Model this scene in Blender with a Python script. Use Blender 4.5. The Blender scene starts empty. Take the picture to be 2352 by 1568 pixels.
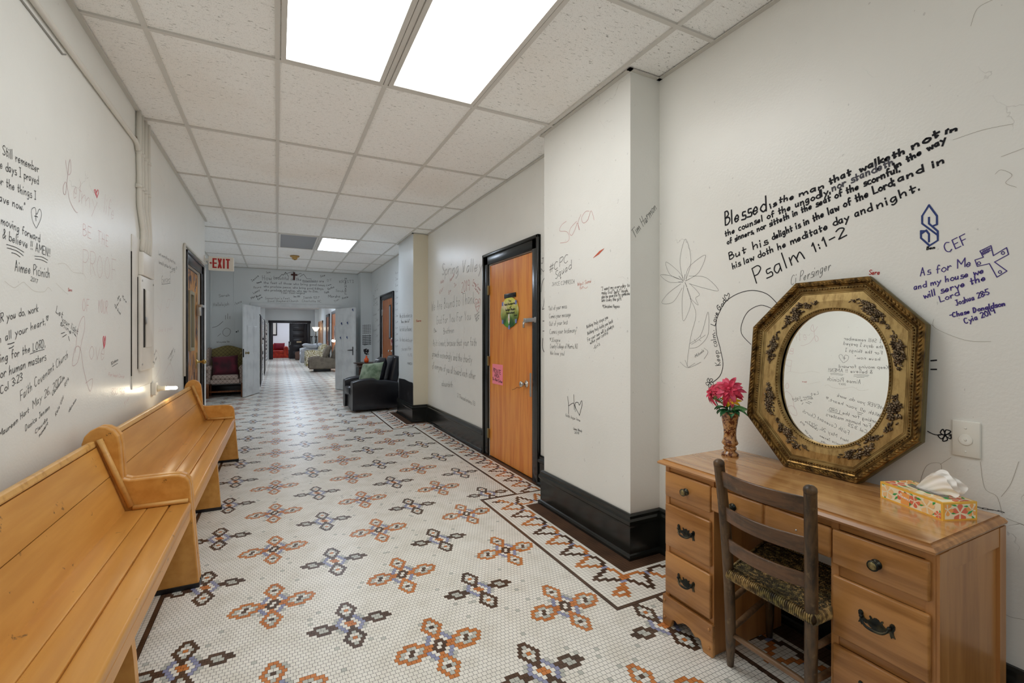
import bpy, bmesh, math, random
import numpy as np
from mathutils import Vector, Matrix
random.seed(7)
C = bpy.context.scene.collection
PI = math.pi

# ------------------------------------------------------------------ camera, world, exposure
FPX, YAW, HOR, CAMZ = 1063.39, 0.468858, 772.36, 1.32
CEIL = CAMZ + 1.585
cd = bpy.data.cameras.new('camera'); cam = bpy.data.objects.new('camera', cd); C.objects.link(cam)
cam.location = (0, 0, CAMZ); cam.rotation_euler = (PI/2, 0, -YAW)
cd.sensor_width = 36.0; cd.lens = FPX/2352*36.0; cd.sensor_fit = 'HORIZONTAL'
cd.shift_y = -(784 - HOR)/2352
cd.clip_start = 0.05; cd.clip_end = 100
bpy.context.scene.camera = cam
w = bpy.data.worlds.new('world'); bpy.context.scene.world = w; w.use_nodes = True
w.node_tree.nodes['Background'].inputs[0].default_value = (0.93, 0.97, 1, 1)
w.node_tree.nodes['Background'].inputs[1].default_value = 0.06
vs = bpy.context.scene.view_settings
vs.view_transform = 'Standard'; vs.look = 'None'; vs.gamma = 1; vs.use_curve_mapping = False
vs.exposure = 0.50
bpy.context.scene.cycles.diffuse_bounces = 10; bpy.context.scene.cycles.max_bounces = 14; bpy.context.scene.cycles.caustics_reflective = False
bpy.context.scene.cycles.use_fast_gi = True; bpy.context.scene.cycles.fast_gi_method = 'ADD'     # soft ambient term, as in an evenly exposed interior
w.light_settings.ao_factor = 0.088; w.light_settings.distance = 2.0
LAMP_NEAR, LAMP_FAR, LAMP_HALL = 4.7, 10.0, 16.0      # strengths of the fluorescent diffusers

# ------------------------------------------------------------------ helpers
CY, SY = math.cos(YAW), math.sin(YAW)
def ray(px, py):
    a = (px-1176)/FPX; b = -(py-HOR)/FPX
    return (a*CY+SY, -a*SY+CY, b)
def atX(px, py, X):
    d = ray(px, py); t = X/d[0]; return Vector((X, d[1]*t, CAMZ+d[2]*t))
def atY(px, py, Y):
    d = ray(px, py); t = Y/d[1]; return Vector((d[0]*t, Y, CAMZ+d[2]*t))
def atZ(px, py, Z):
    d = ray(px, py); t = (Z-CAMZ)/d[2]; return Vector((d[0]*t, d[1]*t, Z))

class MB:
    """collects shapes, then links them as one mesh object"""
    def __init__(s): s.v = []; s.f = []; s.m = []; s.sm = []
    def add(s, vs_, fs, mi=0, smooth=False):
        o = len(s.v); s.v.extend([tuple(p) for p in vs_])
        for f in fs: s.f.append([i+o for i in f]); s.m.append(mi); s.sm.append(smooth)
        return s
    def box(s, x0, x1, y0, y1, z0, z1, bev=0.0, seg=2, mi=0, M=None):
        if x0 > x1: x0, x1 = x1, x0
        if y0 > y1: y0, y1 = y1, y0
        if z0 > z1: z0, z1 = z1, z0
        if bev <= 0:
            vv = [(x, y, z) for z in (z0, z1) for y in (y0, y1) for x in (x0, x1)]
            ff = [(0,2,3,1),(4,5,7,6),(0,1,5,4),(2,6,7,3),(0,4,6,2),(1,3,7,5)]
        else:
            bm = bmesh.new(); bmesh.ops.create_cube(bm, size=1)
            for q in bm.verts:
                q.co = Vector(((x0+x1)/2+q.co.x*(x1-x0), (y0+y1)/2+q.co.y*(y1-y0), (z0+z1)/2+q.co.z*(z1-z0)))
            b = min(bev, .49*min(x1-x0, y1-y0, z1-z0))
            bmesh.ops.bevel(bm, geom=bm.edges[:], offset=b, segments=seg, profile=.5, affect='EDGES')
            bm.verts.index_update(); vv = [q.co.copy() for q in bm.verts]; ff = [[q.index for q in f.verts] for f in bm.faces]; bm.free()
        if M is not None: vv = [M @ Vector(p) for p in vv]
        return s.add(vv, ff, mi, bev > 0 and seg > 1)
    def tube(s, pts, r, seg=8, mi=0, caps=True, closed=False):
        pts = [Vector(p) for p in pts]; n = len(pts)
        rs = r if isinstance(r, (list, tuple)) else [r]*n
        rings = []; prev = None
        for i, p in enumerate(pts):
            a = pts[i-1] if (i > 0 or closed) else p; b = pts[(i+1) % n] if (i < n-1 or closed) else p
            t = (b-a); t = t.normalized() if t.length > 1e-9 else Vector((0,0,1))
            if prev is None:
                h = Vector((0,0,1)) if abs(t.z) < .9 else Vector((1,0,0)); u = t.cross(h).normalized()
            else:
                u = prev - t*prev.dot(t); u = u.normalized() if u.length > 1e-6 else t.cross(Vector((0,1,.3))).normalized()
            prev = u; w_ = t.cross(u)
            rings.append([p+(u*math.cos(2*PI*k/seg)+w_*math.sin(2*PI*k/seg))*rs[i] for k in range(seg)])
        vv = [q for rg in rings for q in rg]; ff = []
        m = n if closed else n-1
        for i in range(m):
            a, b = i*seg, ((i+1) % n)*seg
            for k in range(seg): ff.append((a+k, a+(k+1) % seg, b+(k+1) % seg, b+k))
        if caps and not closed: ff.append(list(range(seg))[::-1]); ff.append([(n-1)*seg+k for k in range(seg)])
        return s.add(vv, ff, mi, True)
    def lathe(s, prof, c=(0,0,0), seg=24, mi=0, axis='Z', M=None):
        vv = []; ff = []; n = len(prof)
        for (r, z) in prof:
            for k in range(seg):
                a = 2*PI*k/seg; x, y = r*math.cos(a), r*math.sin(a)
                p = (x, y, z) if axis == 'Z' else ((z, x, y) if axis == 'X' else (x, z, y))
                vv.append(Vector(p)+Vector(c) if M is None else M @ Vector(p))
        for i in range(n-1):
            for k in range(seg): ff.append((i*seg+k, i*seg+(k+1) % seg, (i+1)*seg+(k+1) % seg, (i+1)*seg+k))
        ff.append(list(range(seg))[::-1]); ff.append([(n-1)*seg+k for k in range(seg)])
        return s.add(vv, ff, mi, True)
    def prism(s, poly, fn, d0, d1, mi=0, smooth=False):
        """poly of (a,b) extruded between depths d0,d1; fn(a,b,d) -> point"""
        n = len(poly); vv = [fn(a, b, d0) for a, b in poly]+[fn(a, b, d1) for a, b in poly]
        ff = [list(range(n))[::-1], list(range(n, 2*n))]+[(i, (i+1) % n, n+(i+1) % n, n+i) for i in range(n)]
        return s.add(vv, ff, mi, smooth)
    def grid(s, fn, nu, nv, mi=0, cu=False, cv=False, smooth=True):
        vv = [fn(i/(nu if cu else nu-1), j/(nv if cv else nv-1)) for i in range(nu) for j in range(nv)]
        ff = []
        for i in range(nu if cu else nu-1):
            for j in range(nv if cv else nv-1):
                i2, j2 = (i+1) % nu, (j+1) % nv
                ff.append((i*nv+j, i2*nv+j, i2*nv+j2, i*nv+j2))
        return s.add(vv, ff, mi, smooth)
    def ball(s, c, r, nu=10, nv=7, mi=0, M=None):
        rx, ry, rz = r if isinstance(r, (tuple, list)) else (r, r, r); c = Vector(c)
        def fn(u, v):
            a, b = 2*PI*u, PI*(v-.5)
            p = Vector((rx*math.cos(a)*math.cos(b), ry*math.sin(a)*math.cos(b), rz*math.sin(b)))
            return c+(M @ p if M is not None else p)
        return s.grid(fn, nu, nv, mi, cu=True)
    def cushion(s, M, a, b, t, n=14, mi=0, pinch=.12, seed=0):
        """pillow a x b x t in the local xy plane of M"""
        for sg in (1, -1):
            def fn(u, v):
                x, y = 2*u-1, 2*v-1
                k = 1-pinch*((1-x*x)*abs(y)**2*.6+(1-y*y)*abs(x)**2*.6)
                h = max(0, (1-x**4))**.6*max(0, (1-y**4))**.6
                wr = 1+.06*math.sin(7*x+3*y+seed)*math.cos(5*y-2*x+seed)
                return M @ Vector((x*a/2*k, y*b/2*k, sg*t/2*h*wr))
            s.grid(fn, n, n, mi)
        return s

MATS = {}
def obj(name, mb, mats, parent=None, world=True):
    me = bpy.data.meshes.new(name)
    loc = Vector((0,0,0))
    if parent is not None and world:
        q = parent
        while q is not None: loc += Vector(q.location); q = q.parent
    me.from_pydata([(p[0]-loc.x, p[1]-loc.y, p[2]-loc.z) for p in mb.v], [], mb.f)
    for m in (mats if isinstance(mats, (list, tuple)) else [mats]): me.materials.append(m)
    me.polygons.foreach_set('material_index', mb.m); me.polygons.foreach_set('use_smooth', mb.sm)
    bm = bmesh.new(); bm.from_mesh(me); bmesh.ops.recalc_face_normals(bm, faces=bm.faces[:]); bm.to_mesh(me); bm.free()
    me.update()
    o = bpy.data.objects.new(name, me); C.objects.link(o)
    if parent is not None: o.parent = parent
    return o
def smooth_edges(o, ang=40):
    try:
        o.data.set_sharp_from_angle(angle=math.radians(ang))
    except Exception: pass
    return o
def tag(o, label, cat, group=None):
    o['label'] = label; o['category'] = cat
    if group: o['group'] = group
    return o
def thing(name, label, cat, loc=(0,0,0), rz=0, group=None):
    o = bpy.data.objects.new(name, None); C.objects.link(o); o.location = loc; o.rotation_euler = (0,0,rz)
    o.empty_display_size = .1
    return tag(o, label, cat, group)
def part(name, mb, mats, parent, label=None, world=True):
    o = obj(name, mb, mats, parent, world)
    if label: o['label'] = label
    return o
def struct(name, mb, mats, label=None):
    o = obj(name, mb, mats); o['kind'] = 'structure'
    if label: o['label'] = label
    return o
def copy_tree(o, parent=None):
    c = o.copy(); C.objects.link(c); c.parent = parent
    for ch in list(o.children): copy_tree(ch, c)
    return c

# ------------------------------------------------------------------ materials
class NT:
    def __init__(s, m): s.nt = m.node_tree
    def n(s, t, **kw):
        nd = s.nt.nodes.new(t)
        for k, v in kw.items():
            if k.startswith('i_'):
                key = k[2:]; key = int(key) if key.isdigit() else key
                if hasattr(v, 'links') or isinstance(v, bpy.types.NodeSocket): s.nt.links.new(v, nd.inputs[key])
                else: nd.inputs[key].default_value = v
            else: setattr(nd, k, v)
        return nd
    def math(s, op, a, b=None, c=None):
        nd = s.nt.nodes.new('ShaderNodeMath'); nd.operation = op
        for i, x in enumerate((a, b, c)):
            if x is None: continue
            if isinstance(x, bpy.types.NodeSocket): s.nt.links.new(x, nd.inputs[i])
            else: nd.inputs[i].default_value = x
        return nd.outputs[0]
    def mix(s, f, a, b):
        nd = s.nt.nodes.new('ShaderNodeMix'); nd.data_type = 'RGBA'
        for i, x in ((0, f), (6, a), (7, b)):
            if isinstance(x, bpy.types.NodeSocket): s.nt.links.new(x, nd.inputs[i])
            else: nd.inputs[i].default_value = x if i == 0 else (*x[:3], 1)
        return nd.outputs[2]
    def coord(s, scale=(1,1,1), rot=(0,0,0), out='Object'):
        tc = s.n('ShaderNodeTexCoord'); mp = s.n('ShaderNodeMapping')
        mp.inputs['Scale'].default_value = scale; mp.inputs['Rotation'].default_value = rot
        s.nt.links.new(tc.outputs[out], mp.inputs[0]); return mp.outputs[0]
    def noise(s, vec, scale, detail=3, rough=.5, dist=0):
        nd = s.n('ShaderNodeTexNoise'); s.nt.links.new(vec, nd.inputs['Vector'])
        nd.inputs['Scale'].default_value = scale; nd.inputs['Detail'].default_value = detail
        nd.inputs['Roughness'].default_value = rough; nd.inputs['Distortion'].default_value = dist; return nd.outputs['Fac']
    def ramp(s, f, a, b):   # smooth step a..b
        nd = s.n('ShaderNodeMapRange'); nd.interpolation_type = 'SMOOTHSTEP'
        s.nt.links.new(f, nd.inputs[0]); nd.inputs[1].default_value = a; nd.inputs[2].default_value = b; return nd.outputs[0]
    def bump(s, h, strength, dist=.01):
        nd = s.n('ShaderNodeBump'); s.nt.links.new(h, nd.inputs['Height']); nd.inputs['Strength'].default_value = strength
        nd.inputs['Distance'].default_value = dist; return nd.outputs[0]
def srgb(r, g, b):
    return tuple(((x/255)/12.92 if x/255 <= .04045 else ((x/255+.055)/1.055)**2.4) for x in (r, g, b))
def mat(name, col, rough=.5, metal=0, spec=.5, emit=None, fn=None, coat=0, sheen=0):
    if name in MATS: return MATS[name]
    m = bpy.data.materials.new(name); m.use_nodes = True; t = NT(m)
    p = m.node_tree.nodes['Principled BSDF']
    p.inputs['Base Color'].default_value = (*col, 1); p.inputs['Roughness'].default_value = rough
    p.inputs['Metallic'].default_value = metal; p.inputs['Specular IOR Level'].default_value = spec
    p.inputs['Coat Weight'].default_value = coat; p.inputs['Coat Roughness'].default_value = .12
    p.inputs['Sheen Weight'].default_value = sheen
    if emit: p.inputs['Emission Color'].default_value = (*emit[0], 1); p.inputs['Emission Strength'].default_value = emit[1]
    if fn:
        r = fn(t)
        for k, sck in r.items(): m.node_tree.links.new(sck, p.inputs[k])
    MATS[name] = m; return m
def noisy(a, b, scale=6, lo=.35, hi=.65, bump=0, bscale=None, det=4):
    def fn(t):
        v = t.coord(); f = t.ramp(t.noise(v, scale, det), lo, hi); r = {'Base Color': t.mix(f, a, b)}
        if bump: r['Normal'] = t.bump(t.noise(v, bscale or scale*4, 4), bump, .004)
        return r
    return fn
def wood(name, dark, light, axis='Z', scale=1.0, rough=.35, coat=0, wear=0.0, wearcol=(.05,.03,.02)):
    def fn(t):
        k = {'X': (1.2, 14, 14), 'Y': (14, 1.2, 14), 'Z': (14, 14, 1.2)}[axis]
        v = t.coord(tuple(x*scale for x in k))
        f = t.noise(v, 1.6, 6, .6, .8); g = t.noise(v, 7, 4, .6)
        f2 = t.math('ADD', t.math('MULTIPLY', f, .8), t.math('MULTIPLY', g, .25))
        c = t.mix(t.ramp(f2, .36, .66), dark, light)
        if wear:
            q = t.ramp(t.noise(t.coord(), 26, 8, .75), .56, .70); c = t.mix(t.math('MULTIPLY', q, wear), c, wearcol)
        return {'Base Color': c, 'Normal': t.bump(g, .06, .002)}
    return mat(name, light, rough, fn=fn, coat=coat)
def wallmat(name, col, crack=.55, rough=.36):
    def fn(t):
        v = t.coord(); n = t.noise(v, 1.7, 5, .6)
        warp = t.n('ShaderNodeVectorMath', operation='ADD'); t.nt.links.new(v, warp.inputs[0])
        nz = t.n('ShaderNodeTexNoise'); t.nt.links.new(v, nz.inputs['Vector']); nz.inputs['Scale'].default_value = 3.5; nz.inputs['Detail'].default_value = 5
        sc = t.n('ShaderNodeVectorMath', operation='SCALE'); t.nt.links.new(nz.outputs['Color'], sc.inputs[0]); sc.inputs['Scale'].default_value = .35
        t.nt.links.new(sc.outputs[0], warp.inputs[1])
        vo = t.n('ShaderNodeTexVoronoi', feature='DISTANCE_TO_EDGE'); t.nt.links.new(warp.outputs[0], vo.inputs['Vector']); vo.inputs['Scale'].default_value = 2.1
        line = t.math('SUBTRACT', 1.0, t.ramp(vo.outputs['Distance'], .0008, .0032))
        mask = t.ramp(t.noise(v, 1.1, 2), crack, crack+.06)
        lm = t.math('MULTIPLY', line, mask)
        c = t.mix(t.ramp(n, .3, .7), tuple(x*.96 for x in col), col)
        sp = t.ramp(t.noise(t.coord((1,1,.6)), 55, 2, .4), .755, .775); sp = t.math('MULTIPLY', sp, .3)
        c = t.mix(sp, c, (.25,.24,.23)); c = t.mix(t.math('MULTIPLY', lm, .5), c, (.2,.18,.16))
        h = t.math('ADD', t.math('MULTIPLY', t.noise(v, 90, 3), .25), t.math('MULTIPLY', t.noise(v, 4, 5, .6), 1.0))
        h = t.math('SUBTRACT', h, t.math('MULTIPLY', lm, .6))
        return {'Base Color': c, 'Normal': t.bump(h, .22, .012)}
    return mat(name, col, rough, fn=fn, spec=.45)
M_wall = wallmat('painted_plaster', srgb(232, 233, 229), .62, .32)
M_wall2 = wallmat('cracked_plaster', srgb(232, 232, 227), .6, .32)
M_cream = wallmat('cream_plaster', srgb(222, 216, 196), .62)
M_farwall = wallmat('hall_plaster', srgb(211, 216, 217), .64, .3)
def ceil_fn(t):
    v = t.coord((26, 85, 1)); f = t.noise(v, 1.0, 5, .75, .6); q = t.ramp(f, .585, .66)
    g = t.ramp(t.noise(t.coord((1,1,1)), 260, 2), .60, .68)
    k = t.math('MAXIMUM', t.math('MULTIPLY', q, .75), t.math('MULTIPLY', g, .35))
    st = t.ramp(t.noise(t.coord(), .9, 3), .45, .75)
    c = t.mix(k, t.mix(st, srgb(243, 244, 242), srgb(238, 236, 231)), (.12,.115,.10))
    return {'Base Color': c, 'Normal': t.bump(t.math('SUBTRACT', 1.0, k), .35, .004)}
M_tile = mat('fissured_tile', (.75,.74,.7), .9, fn=ceil_fn, spec=.1)
M_tbar = mat('ceiling_grid_metal', srgb(205, 203, 197), .45)
M_lin = mat('wall_angle', srgb(196, 194, 187), .5)
def diffuser(name, col, k):
    def fn(t):
        v = t.coord(); sx = t.n('ShaderNodeSeparateXYZ'); t.nt.links.new(v, sx.inputs[0])
        a = t.math('PINGPONG', t.math('MULTIPLY', sx.outputs[0], 1/.152), .5)   # tubes behind the panel
        s_ = t.math('ADD', .8, t.math('MULTIPLY', t.ramp(a, .05, .5), .45))
        return {'Emission Strength': t.math('MULTIPLY', s_, k)}
    return mat(name, (.85,.85,.85), .4, emit=(col, k), fn=fn)
M_lampA = diffuser('lit_diffuser_cool', (.94,.985,1.0), LAMP_NEAR)
M_lampB = diffuser('lit_diffuser_warm', (1.0,.985,.95), LAMP_NEAR)
M_lampF = diffuser('lit_diffuser_far', (.74,.85,1.0), LAMP_FAR)
M_lampH = diffuser('lit_diffuser_hall', (.76,.86,1.0), LAMP_HALL)
M_lampoff = mat('unlit_diffuser', srgb(120,122,125), .35)
M_white = mat('white_enamel', srgb(225,224,220), .35)
M_black = mat('black_gloss_paint', (.008,.009,.008), .22, fn=noisy((.006,.007,.0065), (.013,.015,.0135), 5, .4, .7, .12, 25))
M_blackw = mat('worn_black_paint', (.02,.02,.025), .32, fn=noisy((.008,.008,.010), (.06,.06,.066), 7, .5, .85, .2, 30))
M_pew = mat('ochre_pew_paint', srgb(205,148,72), .33, fn=lambda t: (lambda v, w_: {
    'Base Color': t.mix(t.math('MULTIPLY', t.ramp(t.noise(v, 11, 8, .72), .635, .67), .7), t.mix(t.ramp(t.noise(w_, 2, 4), .3, .7), srgb(196,138,64), srgb(212,156,80)), (.045,.03,.016)),
    'Normal': t.bump(t.noise(w_, 5, 4), .08, .003)})(t.coord(), t.coord((10, .8, 10))))
M_pewd = mat('worn_pew_edge', srgb(196,146,78), .4, fn=noisy(srgb(210,164,96), srgb(176,128,66), 24, .5, .8, .1, 60))
M_seam = mat('dark_seam', (.03,.02,.012), .8)
M_doorw = wood('orange_door_veneer', srgb(208,116,34), srgb(232,154,64), 'Z', .55, .3, .3)
M_doorw2 = wood('striped_door_veneer', srgb(130,66,26), srgb(184,112,60), 'Z', 1.0, .35)
M_burnt = mat('scorched_door', srgb(176,120,62), .5, fn=lambda t: (lambda v: {
    'Base Color': t.mix(t.ramp(t.noise(v, 9, 3, .5, .8), .60, .64), t.mix(t.ramp(t.noise(v, 3.5, 6, .65), .42, .62), srgb(196,140,72), srgb(112,66,30)), (.035,.035,.055)),
    'Normal': t.bump(t.noise(v, 14, 5), .3, .01)})(t.coord((1,1,.6))))
M_desk = wood('maple_desk_front', srgb(140,92,45), srgb(187,134,77), 'Y', .55, .33, .15)
M_deskv = wood('maple_desk_upright', srgb(158,106,56), srgb(186,132,76), 'Z', .5, .33, .15)
M_desktop = wood('laminate_desk_top', srgb(160,110,62), srgb(198,150,98), 'Y', .9, .14, .6)
M_deskin = mat('shadowed_carcass', srgb(110,68,34), .6)
M_bronze = mat('antique_bronze', (.055,.06,.055), .38, .85, fn=noisy((.03,.035,.033), (.13,.115,.07), 30, .45, .75))
M_brass = mat('brass', (.55,.40,.15), .3, 1)
M_brassd = mat('dull_brass', (.30,.24,.11), .4, .9)
M_chrome = mat('chrome', (.72,.72,.70), .18, 1)
M_steel = mat('galvanised_steel', (.55,.56,.56), .38, .9)
M_oldw = wood('worn_dark_chair_wood', srgb(44,33,22), srgb(98,74,48), 'Z', 1.3, .42, 0, .6, srgb(140,116,82))
M_slat = wood('worn_slat_wood', srgb(56,41,27), srgb(112,78,50), 'Y', .9, .38, .1, .45, srgb(138,116,84))
M_rung = wood('bare_rung_wood', srgb(96,72,50), srgb(142,110,80), 'Y', .8, .42)
def cane_fn(t):
    v = t.coord(); f = t.ramp(t.noise(v, 60, 2), .35, .7); g = t.ramp(t.noise(v, 7, 3), .35, .7)
    return {'Base Color': t.mix(g, t.mix(f, srgb(96,72,38), srgb(190,156,98)), t.mix(f, srgb(40,34,20), srgb(128,116,66)))}
M_cane = mat('woven_splint', (.3,.22,.1), .45, fn=cane_fn)
M_cane2 = mat('dark_splint', srgb(74,64,38), .45, fn=noisy(srgb(84,72,42), srgb(44,36,22), 50, .35, .7))
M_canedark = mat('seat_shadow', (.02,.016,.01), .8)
M_gold = mat('aged_gold', srgb(150,122,72), .36, .75, fn=noisy(srgb(170,144,92), srgb(108,84,46), 10, .35, .7, .1, 60))
M_goldflat = mat('flat_gold_panel', srgb(158,128,70), .34, .7, fn=lambda t: (lambda v: {'Base Color': t.mix(t.ramp(t.noise(v, 14, 5, .7), .4, .75), srgb(188,160,106), srgb(138,110,66)), 'Normal': t.bump(t.noise(v, 80, 3), .1, .002)})(t.coord((1,3,1))))
M_golddark = mat('gilded_carving', srgb(118,82,32), .30, .8, fn=noisy(srgb(138,106,56), srgb(64,46,22), 40, .35, .7))
M_orn = mat('bronze_flower_carving', srgb(92,78,58), .3, .75, fn=noisy(srgb(136,120,98), srgb(70,56,40), 60, .4, .65))
M_olive = mat('frame_side', srgb(104,92,54), .45, .4)
M_mirror = mat('mirror_glass', (.93,.94,.92), .01, 1)
M_ceramic = mat('mottled_brown_glaze', srgb(150,98,52), .12, coat=.6, fn=lambda t: (lambda v: {'Base Color': t.mix(t.ramp(t.noise(v, 55, 5, .65, .5), .46, .56), srgb(184,138,88), srgb(86,40,18))})(t.coord()))
M_pet = mat('crimson_petal', srgb(206,36,70), .55, sheen=.2, fn=noisy(srgb(214,44,82), srgb(160,18,44), 60, .4, .7))
M_pet2 = mat('pink_petal', srgb(226,80,116), .55, fn=noisy(srgb(232,104,136), srgb(206,48,84), 60, .35, .7))
M_yel = mat('yellow_petal', srgb(238,184,30), .55)
M_leaf = mat('dark_green_leaf', srgb(26,84,46), .5, fn=noisy(srgb(20,72,38), srgb(52,120,70), 50, .4, .7))
M_fern = mat('fern_green', srgb(70,128,62), .55)
M_boxy = mat('yellow_carton', srgb(244,190,76), .5)
M_boxw = mat('cream_print', srgb(248,238,206), .5)
M_pr = [mat('print_peach', srgb(248,206,146), .5), mat('print_coral', srgb(232,120,92), .5), mat('print_green', srgb(48,170,84), .5), mat('print_orange', srgb(250,176,96), .5), mat('print_white', srgb(252,250,244), .5)]
M_tissue = mat('soft_tissue', srgb(248,246,242), .9)
M_film = mat('clear_film_slot', srgb(132,126,120), .2)
M_plate = mat('almond_plate', srgb(230,228,219), .35)
M_bulbglass = mat('glowing_bulb', (1,.95,.85), .3, emit=((1,.86,.62), 38))
M_exitw = mat('exit_sign_face', srgb(226,222,212), .45)
M_red = mat('exit_red', srgb(176,28,28), .5)
M_pink = mat('pink_paper', srgb(246,142,160), .8)
M_ink = mat('black_marker', (.018,.018,.022), .45, spec=.08)
M_inkthin = mat('thin_black_pen', (.05,.05,.055), .5, spec=.08)
M_inkpurple = mat('purple_marker', srgb(72,60,128), .5, spec=.08)
M_inkblue = mat('blue_marker', srgb(58,72,124), .5, spec=.08)
M_inkred = mat('red_marker', srgb(176,40,40), .5, spec=.08)
M_inkredf = mat('faded_red_pen', srgb(196,150,140), .5)
M_inkpinkf = mat('faded_pink_pen', srgb(208,160,164), .5)
M_inkgrey = mat('faded_grey_marker', srgb(118,116,116), .5, spec=.08)
M_inkfaint = mat('faint_grey_pencil', srgb(198,168,170), .5)
M_leather = mat('black_leather', (.012,.013,.018), .3, fn=lambda t: (lambda v: {'Base Color': t.mix(t.ramp(t.noise(v, 3, 4), .4, .75), (.006,.006,.009), (.016,.017,.023)), 'Normal': t.bump(t.math('ADD', t.noise(v, 7, 5, .6), t.math('MULTIPLY', t.noise(v, 120, 2), .15)), .35, .012)})(t.coord()))
M_green = mat('sage_velvet', srgb(104,122,98), .8, sheen=.3, fn=noisy(srgb(122,136,112), srgb(66,86,58), 8, .35, .7, .25, 12))
M_maroon = mat('maroon_velvet', srgb(84,12,32), .75, sheen=.2, fn=noisy(srgb(92,12,36), srgb(44,6,18), 5, .35, .7))
def lattice(base, line, k=11.0):
    def fn(t):
        tc = t.coord(); sx = t.n('ShaderNodeSeparateXYZ'); t.nt.links.new(tc, sx.inputs[0]); x, y, z = sx.outputs
        h = t.math('ADD', z, t.math('MULTIPLY', y, .8))
        def ln(e): return t.math('LESS_THAN', t.math('ABSOLUTE', t.math('SUBTRACT', t.math('FRACT', t.math('MULTIPLY', e, k)), .5)), .07)
        a, b = ln(t.math('ADD', x, h)), ln(t.math('SUBTRACT', x, h))
        dot = t.math('MULTIPLY', a, b)
        c = t.mix(t.math('MULTIPLY', t.math('MAXIMUM', a, b), .6), base, line); c = t.mix(dot, c, (.03,.01,.012))
        return {'Base Color': c}
    return fn
M_wing = mat('diamond_upholstery', srgb(158,142,132), .85, fn=lattice(srgb(168,152,142), srgb(92,70,64)))
M_wingback = mat('olive_diamond_upholstery', srgb(130,118,70), .85, fn=lattice(srgb(132,120,74), srgb(70,56,36)))
M_legw = wood('chair_leg_wood', srgb(88,46,20), srgb(134,80,40), 'Z', 1, .4)
M_tablew = wood('dark_table_wood', srgb(30,18,12), srgb(66,36,20), 'X', 1, .25, .4)
M_orange = mat('orange_glass', srgb(236,92,28), .12, coat=.5)
M_dflower = mat('dried_dark_flower', (.012,.010,.014), .7)
M_crossw = wood('dark_cross_wood', srgb(40,14,10), srgb(74,28,20), 'Z', 1, .4)
M_det = mat('aged_detector_plastic', srgb(176,142,84), .5)
M_panelw = mat('painted_steel', srgb(222,220,214), .4, fn=noisy(srgb(224,222,216), srgb(208,205,198), 3, .4, .7, .06, 20))
M_conduit = mat('painted_conduit', srgb(216,214,206), .42)
M_slot = mat('dark_gap', (.015,.013,.012), .9)
M_doorwhite = mat('white_door_paint', srgb(204,208,210), .4, fn=noisy(srgb(208,212,214), srgb(190,194,197), 4, .4, .75, .05, 20))
M_dark = mat('dark_stained_oak', (.012,.010,.014), .35)
M_darkred = mat('dark_mahogany', (.035,.015,.02), .3)
M_glassdim = mat('wired_glass_dim', srgb(140,144,150), .15)
M_taupe = mat('taupe_upholstery', srgb(122,112,98), .85, fn=noisy(srgb(128,118,103), srgb(108,98,86), 6))
M_greyf = mat('grey_slipcover', srgb(176,180,184), .85, fn=noisy(srgb(182,186,190), srgb(160,164,170), 4, .35, .7, .2, 8))
M_floral = mat('floral_upholstery', srgb(190,186,160), .85, fn=lambda t: {'Base Color': t.mix(t.ramp(t.noise(t.coord(), 26, 3, .6, .5), .45, .55), srgb(214,212,196), srgb(128,116,62))})
M_redf = mat('orange_red_velvet', srgb(206,58,32), .7, sheen=.3, fn=noisy(srgb(216,70,38), srgb(170,36,24), 5))
M_redc = mat('crimson_cushion', srgb(130,14,38), .75)
M_brownf = mat('brown_upholstery', srgb(96,72,62), .85)
M_shade = mat('lit_lamp_shade', (1,.9,.7), .5, emit=((1,.80,.50), 2.2))
M_paper = mat('stacked_papers', srgb(206,208,214), .85, fn=lambda t: {'Base Color': t.mix(t.ramp(t.noise(t.coord((6,14,30)), 1.2, 3), .45, .55), srgb(214,216,222), srgb(60,60,66))})
M_tan = mat('tan_door_board', srgb(164,126,98), .5)
M_bluetape = mat('blue_tape', srgb(118,134,190), .6)
M_plasticw = mat('white_plastic', srgb(230,228,222), .4)
def sign_fn(t):
    v = t.coord(); sx = t.n('ShaderNodeSeparateXYZ'); t.nt.links.new(v, sx.inputs[0])
    f = t.ramp(t.math('ADD', sx.outputs[2], t.math('MULTIPLY', t.noise(v, 14, 3), .12)), -.06, .20)
    g = t.ramp(t.noise(v, 9, 3), .4, .65)
    return {'Base Color': t.mix(f, t.mix(g, srgb(20,78,28), srgb(86,150,40)), t.mix(g, srgb(222,222,96), srgb(240,226,190)))}
M_ovals = mat('printed_meadow_oval', srgb(160,190,60), .4, fn=sign_fn)

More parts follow.
